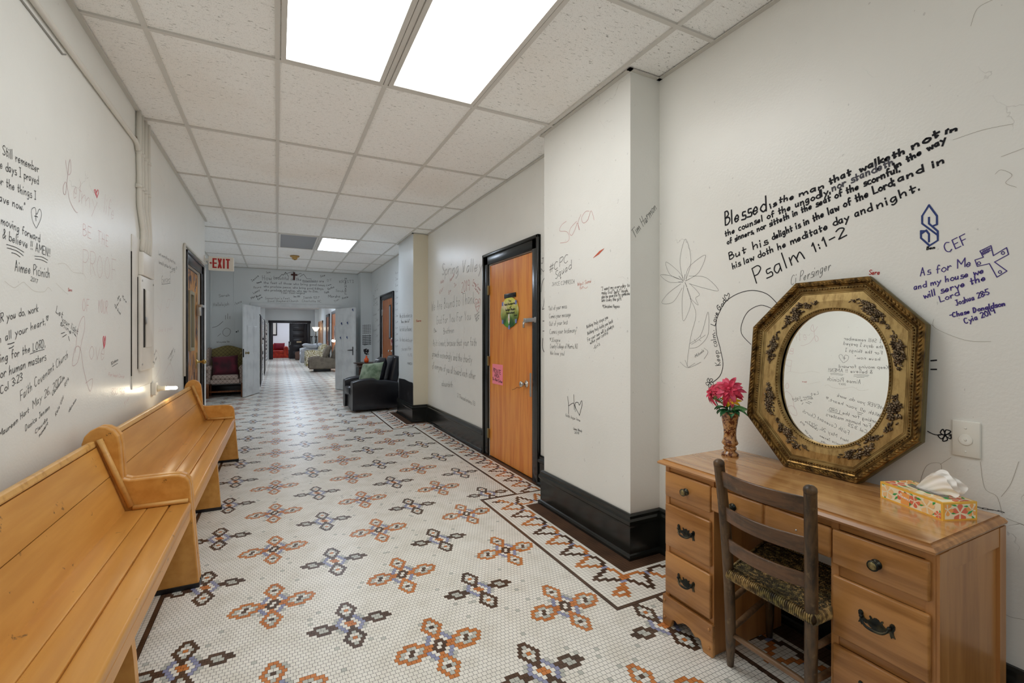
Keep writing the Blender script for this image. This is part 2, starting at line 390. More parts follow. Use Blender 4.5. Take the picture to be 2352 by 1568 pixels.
# ------------------------------------------------------------------ the mosaic floor (every tile a face of the one floor mesh)
TX, TY = .6385/32, .6635/32
FX0, FY0 = -.339-.25*TX, 2.237-0.0*TY                 # a dark flower's reference tile (x = 0, between rows 8 and 9)
def flower(rows, cx, cr):
    """rows: {row: {colour: [x, ...]}} of the upper half; the lower half is its point reflection"""
    d = {}
    for r, cs in rows.items():
        for col, xs in cs.items():
            for x in xs: d[(x, r)] = col; d[(2*cx-x, 2*cr-r)] = col
    return d
DK = flower({0: {'b': [-.5,.5]}, 1: {'b': [-1,1], 'g': [0]}, 2: {'b': [-1.5,1.5]}, 3: {'b': [-2,2], 'g': [-1,1], 'o': [0]},
    4: {'b': [-1.5,1.5]}, 5: {'b': [-1,1], 'g': [0,3.5]}, 6: {'b': [-.5,.5], 'p': [1.5,-1.5], 'g': [2.5,-2.5]}, 7: {'b': [0,5,6,7,-5,-6,-7], 'p': [2,-2], 'g': [3,-3]},
    8: {'o': [-.5,.5], 'p': [2.5,-2.5], 'b': [3.5,4.5,7.5,8.5,-3.5,-4.5,-7.5,-8.5], 'g': [5.5,6.5,-5.5,-6.5]}}, .25, 8.5)
OR = flower({0: {'o': [-.5,.5]}, 1: {'o': [-1,1], 'g': [0]}, 2: {'o': [-1.5,1.5]}, 3: {'o': [-2,2], 'g': [-1,1], 'b': [0]},
    4: {'o': [-1.5,1.5]}, 5: {'o': [-1,1], 'g': [0]}, 6: {'o': [-.5,.5], 'p': [1.5,-1.5], 'g': [2.5,-2.5]}, 7: {'o': [0,5,6,7,-5,-6,-4], 'p': [2,-2], 'g': [3]},
    8: {'b': [-.5,.5], 'p': [2.5,-2.5], 'o': [3.5,4.5,7.5,8.5,-3.5,-7.5], 'g': [5.5,6.5,-5.5,-6.5]},
    9: {'b': [-1,1], 'o': [2,3,9,-2,-3,-8], 'g': [4,8,-4,-7], 'B': []}}, -.25, 9.5)
for (x, r) in ((6, 9), (5.5, 10), (-6.5, 10), (-6, 9)): OR[(x, r)] = 'b'
# left arm of the orange flower is the point reflection of its right arm
for (x, r), c_ in list(OR.items()):
    if x < -3.2 and r in (7, 8, 9, 10, 11, 12): del OR[(x, r)]
ARM = {7: {'o': [5,6,7]}, 8: {'o': [3.5,4.5,7.5,8.5], 'g': [5.5,6.5]}, 9: {'o': [2,3,9], 'g': [4,8], 'b': [6]}, 10: {'o': [1.5,2.5,8.5], 'g': [3.5,7.5], 'b': [5.5]}, 11: {'o': [3,4,7,8], 'g': [5,6]}, 12: {'o': [4.5,5.5,6.5]}}
for r, cs in ARM.items():
    for c_, xs in cs.items():
        for x in xs: OR[(x, r)] = c_; OR[(-.5-x, 19-r)] = c_
BAND = [[('p', (8,9))], [('A', (7,8)), ('Z', (9,))], [('A', (5,6,7)), ('Z', (9,10))], [('A', (3,4,5)), ('Z', (10,))], [('A', (2,3)), ('Z', (10,))],
        [('A', (3,4,5)), ('Z', (10,))], [('A', (5,6,7)), ('Z', (9,10))], [('A', (7,8)), ('Z', (9,))]]
def band_colour(j, v):
    h = (j//8) % 2
    for k, vs_ in BAND[j % 8]:
        if v in vs_: return 'p' if k == 'p' else (('b', 'o') if h == 0 else ('o', 'b'))[0 if k == 'A' else 1]
    return 'w'
T1 = .0207
def line_x(y):      # plan of the brown border line on the right, an offset of the wall's steps
    if y < 1.762: return 1.715
    if y < 3.45: return 1.471
    if y < 6.64: return 1.785
    if y < 8.42: return 1.471
    return 1.785
def build_floor():
    COLS = {'w': 0, 'g': 1, 'b': 2, 'o': 3, 'p': 4}
    xs0, xs1, ys0, ys1 = -1.45, 2.14, .35, 12.40
    q = []      # x0,x1,y0,y1,col
    def put(x0, x1, y0, y1, c_): q.append((x0, x1, y0, y1, COLS[c_]))
    G = .0011
    def field(xa_fn, xb_fn, y_lo, y_hi):
        r0 = int(math.floor((y_lo-FY0)/TY)); r1 = int(math.ceil((y_hi-FY0)/TY))
        for R in range(r0, r1):
            yc = FY0+(R+.5)*TY
            rr = 8-R            # pattern row counted away from the camera's far side
            off = 0.5 if (rr % 2 == 0) else 0.0
            xa, xb = xa_fn(yc), xb_fn(yc)
            k0 = int(math.floor((xa-FX0)/TX))-1; k1 = int(math.ceil((xb-FX0)/TX))+1
            for k in range(k0, k1):
                u = k+off; x0, x1 = FX0+(u-.5)*TX, FX0+(u+.5)*TX
                x0, x1 = max(x0, xa), min(x1, xb)
                if x1-x0 < .004: continue
                c_ = 'w'
                uu = (u+16) % 32-16; rm = (rr-8) % 32
                pr = rm+8 if rm < 16 else rm-24          # pattern row about the flower's middle
                xcd = FX0+(u-uu+.25)*TX
                okd = (xcd < line_x(yc)+.05 and xcd > -.6) or yc > 7.7
                if okd: c_ = DK.get((uu, pr)) or c_
                if c_ == 'w':
                    u2 = (u-16.5+16) % 32-16; rm2 = (rr-8-16) % 32; p2 = (rm2+8 if rm2 < 16 else rm2-24)
                    xco = FX0+(u-u2-.25)*TX
                    if (xco < line_x(yc)+.05 and xco > -.55) or yc > 7.7: c_ = OR.get((u2, p2+1)) or 'w'
                if c_ == 'w' and random.random() < .012: c_ = 'g'
                put(x0+G*.6, x1-G*.6, yc-TY/2+G*.6, yc+TY/2-G*.6, c_)
    LX = -.52
    field(lambda y: LX+T1/2+.001, lambda y: line_x(y)-T1/2-.001, ys0, FY0+round((7.6-FY0)/TY)*TY)
    # left: brown line and a white margin
    n = int((7.6-ys0)/T1)
    for j in range(n):
        y = ys0+j*T1
        put(LX-T1/2+G/2, LX+T1/2-G/2, y+G/2, y+T1-G/2, 'b')
        for k in range(18): put(LX-T1/2-(k+1)*T1+G/2, LX-T1/2-k*T1-G/2, y+G/2, y+T1-G/2, 'w')
    field(lambda y: xs0, lambda y: line_x(y)-T1/2-.001, FY0+round((7.6-FY0)/TY)*TY, ys1)
    # right: line, meander band of twelve tiles, brown field up to the wall
    runs = [('y', 0.35, 1.762, 1.715), ('y', 1.762, 3.45, 1.471), ('y', 3.45, 6.64, 1.785), ('y', 6.64, 8.42, 1.471), ('y', 8.42, ys1, 1.785)]
    def tile(x, y, c_, s=T1):
        put(x-s/2+G/2, x+s/2-G/2, y-s/2+G/2, y+s/2-G/2, c_)
    for _, y0, y1, lx in runs:
        pocket = lx < 1.6                       # the border is pushed into the corridor here, round a pilaster
        ya, yb = y0, y1
        # border rows along Y, in tiles counted from the near corner
        nb = int(round((yb-ya)/T1)); st = (yb-ya)/nb
        for j in range(nb):
            y = ya+(j+.5)*st
            tile(lx, y, 'b')
            dn, df = j, nb-1-j                  # tiles to the near and the far corner
            xw = 2.13
            v = 0; x = lx+T1
            while x < xw:
                if pocket:
                    e = min(v, dn-1, df-1)      # distance from whichever line is nearest
                    if dn == 0 or df == 0: c_ = 'b'
                    elif e >= 12: c_ = 'b'
                    elif v <= min(dn-1, df-1): c_ = band_colour(j-9, v) if v < 12 else 'b'
                    else:
                        c_ = band_colour(int(v)-9, min(dn-1, df-1))
                else:
                    c_ = band_colour(j+3, v) if v < 12 else 'b'
                    # next to a pocket the band simply runs on into the corner
                if pocket and (dn == 0 or df == 0) and x > 1.80 and y0 > 2: c_ = 'w'
                tile(x, y, c_); v += 1; x += T1
    # hall beyond the double doors
    field(lambda y: -.80, lambda y: 2.10, ys1, 34.5)
    A = np.array(q); N = len(A)
    co = np.zeros((N*4+4, 3), np.float32)
    co[0:N*4:4, 0] = A[:,0]; co[0:N*4:4, 1] = A[:,2]; co[1:N*4:4, 0] = A[:,1]; co[1:N*4:4, 1] = A[:,2]
    co[2:N*4:4, 0] = A[:,1]; co[2:N*4:4, 1] = A[:,3]; co[3:N*4:4, 0] = A[:,0]; co[3:N*4:4, 1] = A[:,3]
    co[N*4:] = [(-1.5,-4.2,-.0016), (2.4,-4.2,-.0016), (2.4,35,-.0016), (-1.5,35,-.0016)]
    me = bpy.data.meshes.new('floor'); F = N+1
    me.vertices.add(len(co)); me.vertices.foreach_set('co', co.ravel())
    me.loops.add(F*4); me.loops.foreach_set('vertex_index', np.arange(F*4, dtype=np.int32))
    me.polygons.add(F); me.polygons.foreach_set('loop_start', np.arange(0, F*4, 4, dtype=np.int32))
    me.polygons.foreach_set('loop_total', np.full(F, 4, np.int32))
    mi = np.append(A[:,4].astype(np.int32), 5)
    for nm, a, b in (('floor_white', (240,238,231), (226,223,213)), ('floor_grey', (196,198,190), (178,181,174)), ('floor_brown', (92,68,52), (68,50,38)),
                     ('floor_orange', (208,132,72), (186,112,56)), ('floor_blue', (152,156,186), (132,137,170))):
        m = mat(nm, srgb(*a), .34, fn=noisy(srgb(*a), srgb(*b), 9, .35, .75)); me.materials.append(m)
    me.materials.append(mat('floor_grout', srgb(40,37,34), .8))
    me.polygons.foreach_set('material_index', mi); me.update(calc_edges=True); me.validate()
    o = bpy.data.objects.new('floor', me); C.objects.link(o); o['kind'] = 'structure'
    o['label'] = 'mosaic floor of small white tiles with brown and orange flowers'
build_floor()

# ------------------------------------------------------------------ walls, ceiling, trim
XL, XR, XP, YE, AX = -.89, 2.10, 1.88, 12.33, -1.36
P1, P2 = (2.147, 3.148), (7.06, 8.02)
TOP = CEIL+.02
def wall(name, boxes, m, label=None):
    b = MB()
    for q in boxes: b.box(*q)
    return struct(name, b, m, label)
D1 = (3.70, 4.70, 2.11)      # opening of the door in the right wall
D3 = (9.50, 10.60, 2.13)
D2 = (6.10, 7.12, 2.12)      # opening in the left wall
W_desk = wall('wall_right', [(2.112, 2.4, -4.0, P1[0]+.02, 0, TOP)], M_wall2, 'right wall above the desk with the long psalm in marker')
W_pil = wall('wall_right_pilaster', [(XP, 2.38, P1[0], P1[1], 0, TOP)], M_wall)
W_door = wall('wall_right_door_side', [(XR, 2.4, P1[1]-.02, D1[0], 0, TOP), (XR, 2.4, D1[1], P2[0]+.02, 0, TOP), (XR, 2.4, D1[0], D1[1], D1[2], TOP)], M_wall)
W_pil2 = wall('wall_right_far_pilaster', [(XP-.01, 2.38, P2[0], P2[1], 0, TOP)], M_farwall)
W_pil2n = wall('trim_1', [(XP-.012, 2.30, P2[0]-.004, P2[0], .24, TOP-.02)], M_cream, 'cream painted near face of the far pilaster')
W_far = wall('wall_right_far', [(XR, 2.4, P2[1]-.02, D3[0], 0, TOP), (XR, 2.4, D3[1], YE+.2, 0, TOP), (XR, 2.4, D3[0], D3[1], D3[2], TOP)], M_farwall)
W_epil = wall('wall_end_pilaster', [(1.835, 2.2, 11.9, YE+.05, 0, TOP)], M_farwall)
W_left = wall('wall_left', [(XL-.16, XL, -4.0, D2[0], 0, TOP), (XL-.16, XL, D2[1], 7.575, 0, TOP), (XL-.16, XL, D2[0], D2[1], D2[2], TOP)], M_wall, 'left wall covered in handwriting behind the pews')
W_alc = wall('wall_left_alcove', [(AX-.15, AX, 7.4, YE+.1, 0, TOP)], M_farwall)
wall('wall_left_return', [(AX, XL-.16, 7.40, 7.54, 0, TOP)], M_farwall)
OP = (-.394, 1.315, 2.035)
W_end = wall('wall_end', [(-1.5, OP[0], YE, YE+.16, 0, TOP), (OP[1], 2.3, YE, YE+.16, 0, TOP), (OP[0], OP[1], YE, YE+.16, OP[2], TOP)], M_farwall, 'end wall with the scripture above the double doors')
b = MB()
for x in (-.884, -1.335, 1.845): b.box(x-.012, x+.012, YE-.012, YE+.01, .0, TOP-.02, .003)
struct('trim_2', b, M_farwall)
b = MB(); b.box(-.565, 1.435, YE-.03, YE+.02, 2.025, 2.105, .006); b.box(OP[0]-.02, OP[0]+.0, YE-.02, YE+.16, 0, 2.03); b.box(OP[1], OP[1]+.02, YE-.02, YE+.16, 0, 2.03)
b.box(OP[0]-.02, OP[1]+.02, YE-.005, YE+.165, OP[2]-.015, OP[2]+.002)
struct('trim_3', b, M_doorwhite, 'white head casing over the double doors')
wall('wall_back', [(-1.2, 2.5, -4.2, -4.0, 0, TOP)], M_wall)
# the hall beyond
HY = 30.0
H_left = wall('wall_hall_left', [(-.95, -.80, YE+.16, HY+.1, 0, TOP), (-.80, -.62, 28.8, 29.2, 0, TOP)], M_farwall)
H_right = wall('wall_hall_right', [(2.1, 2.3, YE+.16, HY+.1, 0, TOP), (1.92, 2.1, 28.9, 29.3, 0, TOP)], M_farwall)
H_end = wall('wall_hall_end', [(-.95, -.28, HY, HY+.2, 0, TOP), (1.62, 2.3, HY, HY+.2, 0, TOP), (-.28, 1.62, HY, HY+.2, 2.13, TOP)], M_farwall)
wall('wall_far_room', [(-2.5, 3.5, 34.4, 34.6, 0, TOP), (-2.6, -2.5, HY, 34.6, 0, TOP), (3.5, 3.6, HY, 34.6, 0, TOP)], mat('white_room_wall', srgb(232,232,236), .6))
b = MB()
for (x0, x1, z0, z1) in ((-.43, -.23, 0, 2.12), (1.58, 1.73, 0, 2.12), (-.47, 1.77, 2.10, 2.24)): b.box(x0, x1, HY-.05, HY+.22, z0, z1, .01)
struct('trim_4', b, M_dark, 'dark wood frame of the far doorway')

# ceiling: tiles, T-bars, wall angle
b = MB(); b.box(-1.6, 2.5, -4.2, YE+.05, CEIL+.008, CEIL+.05)
ceil = struct('ceiling', b, M_tile, 'suspended ceiling of fissured white tiles in a metal grid')
b = MB(); GX, GY0, GYD = .608, 2.978, 1.2457
RX = [-GX*2, -GX, 0.0, GX, GX*2, GX*3]
for x in RX: b.box(x-.0125, x+.0125, -4.1, YE, CEIL-.002, CEIL+.012)
for r in range(-5, 8): b.box(-1.5, 2.4, GY0+GYD*r-.0125, GY0+GYD*r+.0125, CEIL-.0026, CEIL+.012)
part('ceiling_grid', b, M_tbar, ceil, 'grey metal grid bars')
b = MB(); h0, h1 = CEIL-.022, CEIL+.004
for (x0, x1, y0, y1) in ((2.086, 2.112, -4, P1[0]), (XP-.026, 2.112, P1[0]-.026, P1[0]), (XP-.026, XP, P1[0]-.026, P1[1]+.026), (XP, XR, P1[1], P1[1]+.026), (XR-.026, XR, P1[1], P2[0]),
    (XP-.036, XR, P2[0]-.03, P2[0]-.004), (XP-.036, XP-.01, P2[0]-.03, P2[1]+.026), (XP, XR, P2[1], P2[1]+.026), (XR-.026, XR, P2[1], 11.9), (1.81, XR, 11.874, 11.9), (1.81, 1.835, 11.9, YE),
    (AX, 1.835, YE-.026, YE), (AX, AX+.026, 7.575, YE), (AX, XL+.0, 7.575, 7.601), (XL, XL+.026, -4, 7.6)):
    b.box(x0, x1, y0, y1, CEIL-.004, CEIL+.002)
    # vertical leg of the angle against the wall
part('wall_angle', b, M_lin, ceil)
b = MB(); b.box(-1.0, 2.4, YE+.16, HY+.1, CEIL-.03, CEIL+.02); b.box(-2.6, 3.6, HY, 34.6, CEIL-.03, CEIL+.02)
hc = struct('ceiling_hall', b, mat('hall_ceiling', srgb(196,196,198), .8))

# ceiling lights
def lamp(x0, y0, dm, label, lit=True):
    cx, cy = x0+GX/2, y0+GYD/2
    t = thing('ceiling_light', label, 'ceiling light', (cx, cy, CEIL), 0, 'recessed fluorescent troffers')
    b = MB(); a, c_ = GX/2-.018, GYD/2-.018; k = .026
    for (u0, u1, v0, v1) in ((-a, a, -c_, -c_+k), (-a, a, c_-k, c_), (-a, -a+k, -c_+k, c_-k), (a-k, a, -c_+k, c_-k)):
        b.box(cx+u0, cx+u1, cy+v0, cy+v1, CEIL-.006, CEIL+.009)
    part('frame', b, M_tbar, t)
    b = MB(); b.box(cx-a+k, cx+a-k, cy-c_+k, cy+c_-k, CEIL+.001, CEIL+.006)
    part('diffuser', b, dm, t, 'glowing white diffuser' if lit else 'unlit grey diffuser')
lamp(0, GY0-GYD, M_lampA, 'large lit ceiling light overhead, left one of the near pair')
lamp(GX, GY0-GYD, M_lampB, 'large lit ceiling light overhead, warmer right one of the near pair')
lamp(0, GY0+4*GYD, M_lampoff, 'unlit grey ceiling light down the corridor beside the bright one', False)
lamp(GX, GY0+4*GYD, M_lampF, 'bright bluish ceiling light far down the corridor above the armchair')
M_lampFill = diffuser('fill_diffuser_dim', (.96,.985,1.0), LAMP_NEAR*.55)  # for an unseen pair added behind the camera to brighten the foreground
lamp(0, GY0-4*GYD, M_lampFill, 'added unseen fill light behind the viewer on the left'); lamp(GX, GY0-4*GYD, M_lampFill, 'added unseen fill light behind the viewer on the right')
for i, (x, y) in enumerate(((.7, 15.5), (.7, 20.5), (.7, 26.0), (.6, 32.5))):
    t = thing('hall_light', ('long ceiling light of the hall, %s' % ('first beyond the double doors', 'second beyond the double doors', 'last before the dark doorway', 'inside the far white room')[i]), 'ceiling light', (x, y, CEIL-.03), 0, 'hall ceiling lights')
    b = MB(); b.box(x-.32, x+.32, y-.62, y+.62, CEIL-.055, CEIL-.03, .008); part('housing', b, M_white, t)
    b = MB(); b.box(x-.27, x+.27, y-.57, y+.57, CEIL-.061, CEIL-.054); part('diffuser', b, M_lampH, t)

# baseboards
PROF = [(0, .262), (.012, .262), (.022, .254), (.023, .238), (.033, .226), (.034, .206), (.024, .196), (.022, .185), (.022, .032), (.030, .026), (.037, .016), (.038, 0)]
def baseboard(name, path, m=None, side=1, prof=PROF, label=None):
    b = MB(); n = len(path); P_ = [Vector((*p, 0)) for p in path]; rows = []
    for i, p in enumerate(P_):
        nn = []
        if i > 0: d = (p-P_[i-1]).normalized(); nn.append(Vector((-d.y, d.x, 0))*side)
        if i < n-1: d = (P_[i+1]-p).normalized(); nn.append(Vector((-d.y, d.x, 0))*side)
        off = nn[0] if len(nn) == 1 else (nn[0]+nn[1])/(1+nn[0].dot(nn[1]))
        rows.append([p+off*a+Vector((0, 0, z)) for a, z in prof])
    k = len(prof); vv = [q for r in rows for q in r]; ff = []
    for i in range(n-1):
        for j in range(k-1): ff.append((i*k+j, (i+1)*k+j, (i+1)*k+j+1, i*k+j+1))
    ff.append(list(range(k))); ff.append(list(range((n-1)*k, n*k))[::-1])
    b.add(vv, ff)
    return struct(name, b, m or M_black, label)
baseboard('baseboard_right', [(2.112, -4), (2.112, P1[0]), (XP, P1[0]), (XP, P1[1]), (XR, P1[1]), (XR, 3.585)], label='tall black moulded baseboard round the near pilaster')
baseboard('baseboard_right_far', [(XR, 4.84), (XR, P2[0]), (XP-.01, P2[0]), (XP-.01, P2[1]), (XR, P2[1]), (XR, 9.40)])
baseboard('baseboard_end', [(XR, 10.72), (XR, 11.9), (1.835, 11.9)])
baseboard('baseboard_left', [(XL, -4), (XL, 5.93)], side=-1)
b = MB(); b.box(AX, OP[0]-.03, YE-.02, YE, 0, .22, .004); b.box(AX, AX+.02, 7.6, YE-.02, 0, .22, .004); struct('baseboard_alcove', b, M_black)
# black painted patch at the foot of the far pilaster
b = MB()
pts = [(7.055, .26), (8.0, .26), (8.0, .60), (7.6, .615), (7.3, .60), (7.12, .605), (7.075, .59), (7.062, .55), (7.07, .45), (7.06, .38)]
b.prism(pts, lambda a, c_, d: (XP-.012-d, a, c_), 0, .002); part('painted_patch', b, M_blackw, W_pil2, 'scuffed black paint patch')

# ------------------------------------------------------------------ doors
def casing(b, X, y0, y1, z1, wd, th, sx):
    b.box(X, X+sx*th, y0-wd, y0, 0, z1+wd, .006); b.box(X, X+sx*th, y1, y1+wd, 0, z1+wd, .006)
    b.box(X, X+sx*(th+.014), y0-wd, y0-wd+.03, 0, z1+wd, .006); b.box(X, X+sx*(th+.014), y1+wd-.03, y1+wd, 0, z1+wd, .006)
    b.box(X, X+sx*th, y0-wd, y1+wd, z1, z1+wd, .008); b.box(X+sx*th*.6, X+sx*(th+.014), y0-wd, y1+wd, z1+wd-.032, z1+wd, .006)
    b.box(X+.03*sx*-1, X-sx*.2, y0-.0, y0+.012, 0, z1); b.box(X-.03*sx, X-sx*.2, y1-.012, y1, 0, z1); b.box(X-.03*sx, X-sx*.2, y0, y1, z1-.012, z1)
b = MB(); casing(b, XR, D1[0], D1[1], D1[2], .125, .022, -1)
door1 = struct('door_1', b, M_black, 'orange wooden door with a round green sign in a black frame')
b = MB(); b.box(2.098, 2.14, 3.735, 4.685, .008, 2.098, .003, 1); leaf = part('door_leaf', b, M_doorw, door1, 'orange veneer leaf worn at the bottom')
for z in (.25, 1.05, 1.83):
    b = MB(); b.box(2.074, 2.096, 4.678, 4.712, z-.05, z+.05, .003, 1); b.tube([(2.08, 4.69, z-.055), (2.08, 4.69, z+.055)], .007); part('hinge', b, M_brassd, door1)
b = MB(); kz, ky = .872, 3.835
b.lathe([(.034, 0), (.034, -.006), (.014, -.010), (.013, -.032), (.024, -.04), (.029, -.055), (.026, -.068), (.012, -.073), (0, -.073)], (2.098, ky, kz), 20, axis='X'); part('door_knob', b, M_chrome, door1, 'chrome door knob')
b = MB(); b.box(2.094, 2.099, 3.74, 3.772, .76, .98, .002, 1); b.box(2.09, 2.096, 3.742, 3.768, .79, .84, .002, 1); part('strike_plate', b, M_steel, door1)
b = MB(); b.box(2.062, 2.074, 3.60, 3.80, 1.452, 1.488, .003); b.box(2.056, 2.098, 3.79, 3.825, 1.445, 1.49, .004); b.tube([(2.05, 3.806, 1.46), (2.05, 3.806, 1.40)], .010); b.box(2.066, 2.08, 3.60, 3.64, 1.445, 1.495, .003); part('hasp_latch', b, M_steel, door1, 'steel hasp across the door edge')
b = MB(); b.box(2.086, 2.098, 4.05, 4.30, 1.71, 1.755, .003); part('name_holder', b, M_black, door1)
b = MB()
pts = [(2.0975, y, z) for y, z in ((3.88, .845), (3.93, .838), (3.98, .82), (4.03, .822), (4.08, .80), (4.14, .785))]; b.tube(pts, .0016, 5); part('crack', b, M_slot, door1)
# left scorched door
b = MB(); casing(b, XL, D2[0], D2[1], D2[2], .13, .022, 1)
door2 = struct('door_2', b, M_blackw, 'scorched orange door with a narrow window in the left wall')
b = MB(); xx = XL-.02
b.box(xx-.04, xx, D2[0]+.02, 6.42, .01, 2.10, .003, 1); b.box(xx-.04, xx, 6.70, D2[1]-.02, .01, 2.10, .003, 1); b.box(xx-.04, xx, 6.42, 6.70, .01, 1.18, .003, 1); b.box(xx-.04, xx, 6.42, 6.70, 1.82, 2.10, .003, 1)
part('door_leaf', b, M_burnt, door2, 'blistered orange leaf')
b = MB(); b.box(xx-.02, xx+.02, 6.40, 6.44, 1.15, 1.85, .004); b.box(xx-.02, xx+.02, 6.68, 6.72, 1.15, 1.85, .004); b.box(xx-.02, xx+.02, 6.44, 6.68, 1.81, 1.85, .004); b.box(xx-.02, xx+.02, 6.44, 6.68, 1.15, 1.19, .004)
wf = part('window_frame', b, mat('dirty_window_frame', srgb(150,142,116), .5), door2)
b = MB(); b.box(xx-.015, xx-.008, 6.44, 6.68, 1.19, 1.81); part('window_pane', b, M_glassdim, wf)
b = MB(); b.lathe([(.035, 0), (.035, .008), (.014, .014), (.012, .06), (.026, .07), (.03, .085), (.02, .105), (0, .107)], (xx, 6.98, 1.0), 18, axis='X'); b.box(xx, xx+.006, 6.95, 7.01, .92, 1.12, .002, 1); part('door_knob', b, M_brass, door2, 'brass knob')
b = MB(); b.box(XL+.004, XL+.05, 6.95, 7.16, 1.69, 1.72, .004); b.box(XL-.02, XL+.03, 6.97, 7.02, 1.58, 1.71, .004); part('door_latch', b, M_steel, door2)
b = MB()
rr = random.Random(3)
for i in range(46):
    y = rr.uniform(6.16, 7.04); z = rr.choice((rr.uniform(1.86, 2.06), rr.uniform(.25, 1.1), rr.uniform(1.2, 1.8)))
    if 6.36 < y < 6.76 and 1.1 < z < 1.88: continue
    a, h = rr.uniform(.012, .03), rr.uniform(.03, .075)
    b.prism([(y+a*math.cos(k*PI/4)*rr.uniform(.7, 1.2), z+h*math.sin(k*PI/4)*rr.uniform(.7, 1.2)) for k in range(8)], lambda p, q, d: (xx+d, p, q), 0, .0015, mi=i % 2)
part('peeled_blisters', b, [mat('peeled_blue_grey', srgb(112,118,140), .5), mat('charred', (.02,.018,.03), .5)], door2)
b = MB(); b.tube([(XL+.012, 5.93, .9), (XL+.012, 5.93, 2.27), (XL+.012, 5.95, 2.30), (XL+.012, 7.30, 2.30), (XL+.012, 7.46, 2.31), (XL+.02, 7.56, 2.32)], .013, 8)
tag(obj('cable_raceway', b, M_conduit), 'thin white raceway framing the scorched door on the left wall', 'conduit')
b = MB(); b.box(XL-.02, XL+.012, 7.30, 7.58, 0, 2.26, .004); struct('trim_5', b, M_white)
# striped door in the far right wall
b = MB(); casing(b, XR, D3[0], D3[1], D3[2], .11, .022, -1)
door3 = struct('door_3', b, M_blackw, 'striped brown door behind the leather armchair')
b = MB(); b.box(2.104, 2.14, D3[0]+.02, D3[1]-.02, .01, D3[2]-.015, .003, 1); part('door_leaf', b, M_doorw2, door3)
b = MB(); b.box(2.092, 2.106, 9.70, 9.87, 1.27, 1.98, .004); wf = part('window_frame', b, M_black, door3); b = MB(); b.box(2.089, 2.093, 9.73, 9.84, 1.30, 1.95); part('window_pane', b, M_glassdim, wf)
for z in (.85, 1.85):
    b = MB(); b.box(2.085, 2.104, 10.53, 10.62, z-.07, z+.07, .003); part('hinge', b, M_steel, door3)
b = MB(); b.lathe([(.03, 0), (.03, -.006), (.012, -.01), (.012, -.05), (.026, -.06), (.026, -.075), (0, -.08)], (2.104, 9.62, 1.02), 16, axis='X'); b.tube([(2.05, 9.62, 1.02), (2.045, 9.74, 1.02)], .010); part('door_handle', b, M_chrome, door3)
b = MB(); b.box(2.095, 2.102, 9.52, 9.68, 1.14, 1.29); t = tag(obj('notice', b, M_plasticw), 'small white notice with a red symbol on the striped brown door', 'sign')
b = MB(); b.lathe([(.045, 0), (.045, -.002), (.03, -.002), (.03, 0)], (2.0945, 9.60, 1.225), 18, axis='X'); b.box(2.0925, 2.0945, 9.545, 9.655, 1.155, 1.172); part('printed_symbol', b, M_inkred, t)
# double doors, each a six-panel leaf swung into the corridor
def leaf6(name, hinge, free, label, handle):
    h, f = Vector((*hinge, 0)), Vector((*free, 0)); wd = (f-h).length; ang = math.atan2((f-h).y, (f-h).x)
    o = bpy.data.objects.new(name, None); C.objects.link(o); o.location = (h.x, h.y, .012); o.rotation_euler = (0, 0, ang); o['kind'] = 'structure'; o['label'] = label
    b = MB(); b.box(0, wd, -.02, .02, 0, 2.0, .003, 1)
    for (x0, x1) in ((.13, wd/2-.06), (wd/2+.06, wd-.13)):
        for (z0, z1) in ((.16, .78), (.94, 1.56), (1.68, 1.86)):
            for s_ in (-1, 1): b.box(x0, x1, s_*.0205, s_*.024, z0, z1, .0); b.box(x0+.025, x1-.025, s_*.02, s_*.030, z0+.025, z1-.025, .006, 1)
    part('door_leaf', b, M_doorwhite, o, world=False)
    b = MB()
    for s_ in (-1, 1):
        if handle == 'knob': b.lathe([(.03, 0), (.03, .006), (.012, .012), (.012, .035), (.026, .045), (.028, .06), (.015, .072), (0, .072)], M=Matrix.Translation((wd-.07, s_*.021, .95)) @ Matrix.Rotation(-s_*PI/2, 4, 'X'), seg=14)
        else: b.box(wd-.085, wd-.055, s_*.021, s_*.03, .86, 1.06, .004); b.tube([(wd-.07, s_*.025, .98), (wd-.07, s_*.07, .98), (wd-.20, s_*.075, .975)], .011)
    part('door_knob' if handle == 'knob' else 'lever_handle', b, M_brassd if handle == 'knob' else M_blackw, o, world=False)
    if handle == 'knob':
        b = MB(); b.box(wd-.001, wd+.003, -.012, .012, .86, 1.04, .001, 1); part('latch_plate', b, M_blackw, o, world=False)
    else:
        for (x, z) in ((.30, 1.62), (wd-.28, 1.63), (wd-.30, 1.28), (.26, 1.27), (wd-.06, 1.94)):
            b = MB(); b.tube([(x-.02, .034, z), (x, .034, z+.03), (x+.015, .034, z-.03)], .008, 6); b.tube([(x-.02, -.034, z), (x, -.034, z+.03), (x+.015, -.034, z-.03)], .008, 6); part('tape_mark', b, M_inkblue, o, world=False)
    return o
leaf6('door_4', (OP[0]+.0, 12.325), (-.655, 11.515), 'white six panel door with a brass knob, left leaf of the double doors', 'knob')
leaf6('door_5', (OP[1]-.01, 12.32), (1.66, 11.56), 'white six panel door with a dark lever handle, right leaf of the double doors', 'lever')
# dark sliding door of the far doorway
o = MB(); o.box(.62, 1.58, HY+.02, HY+.08, .01, 2.09, .004)
for k in range(5): o.box(.80, 1.40, HY-.0, HY+.022, .16+k*.37, .44+k*.37, .01)
dr = struct('door_6', o, M_dark, 'dark panelled sliding door at the end of the hall')
b = MB(); b.box(1.0, 1.26, HY-.008, HY+.0, .96, 1.03); part('name_plate', b, M_shade if False else mat('pale_plate', srgb(206,186,150), .5), dr)
b = MB(); b.box(.665, .69, HY-.03, HY+.02, .82, 1.0, .004); part('door_handle', b, M_steel, dr)
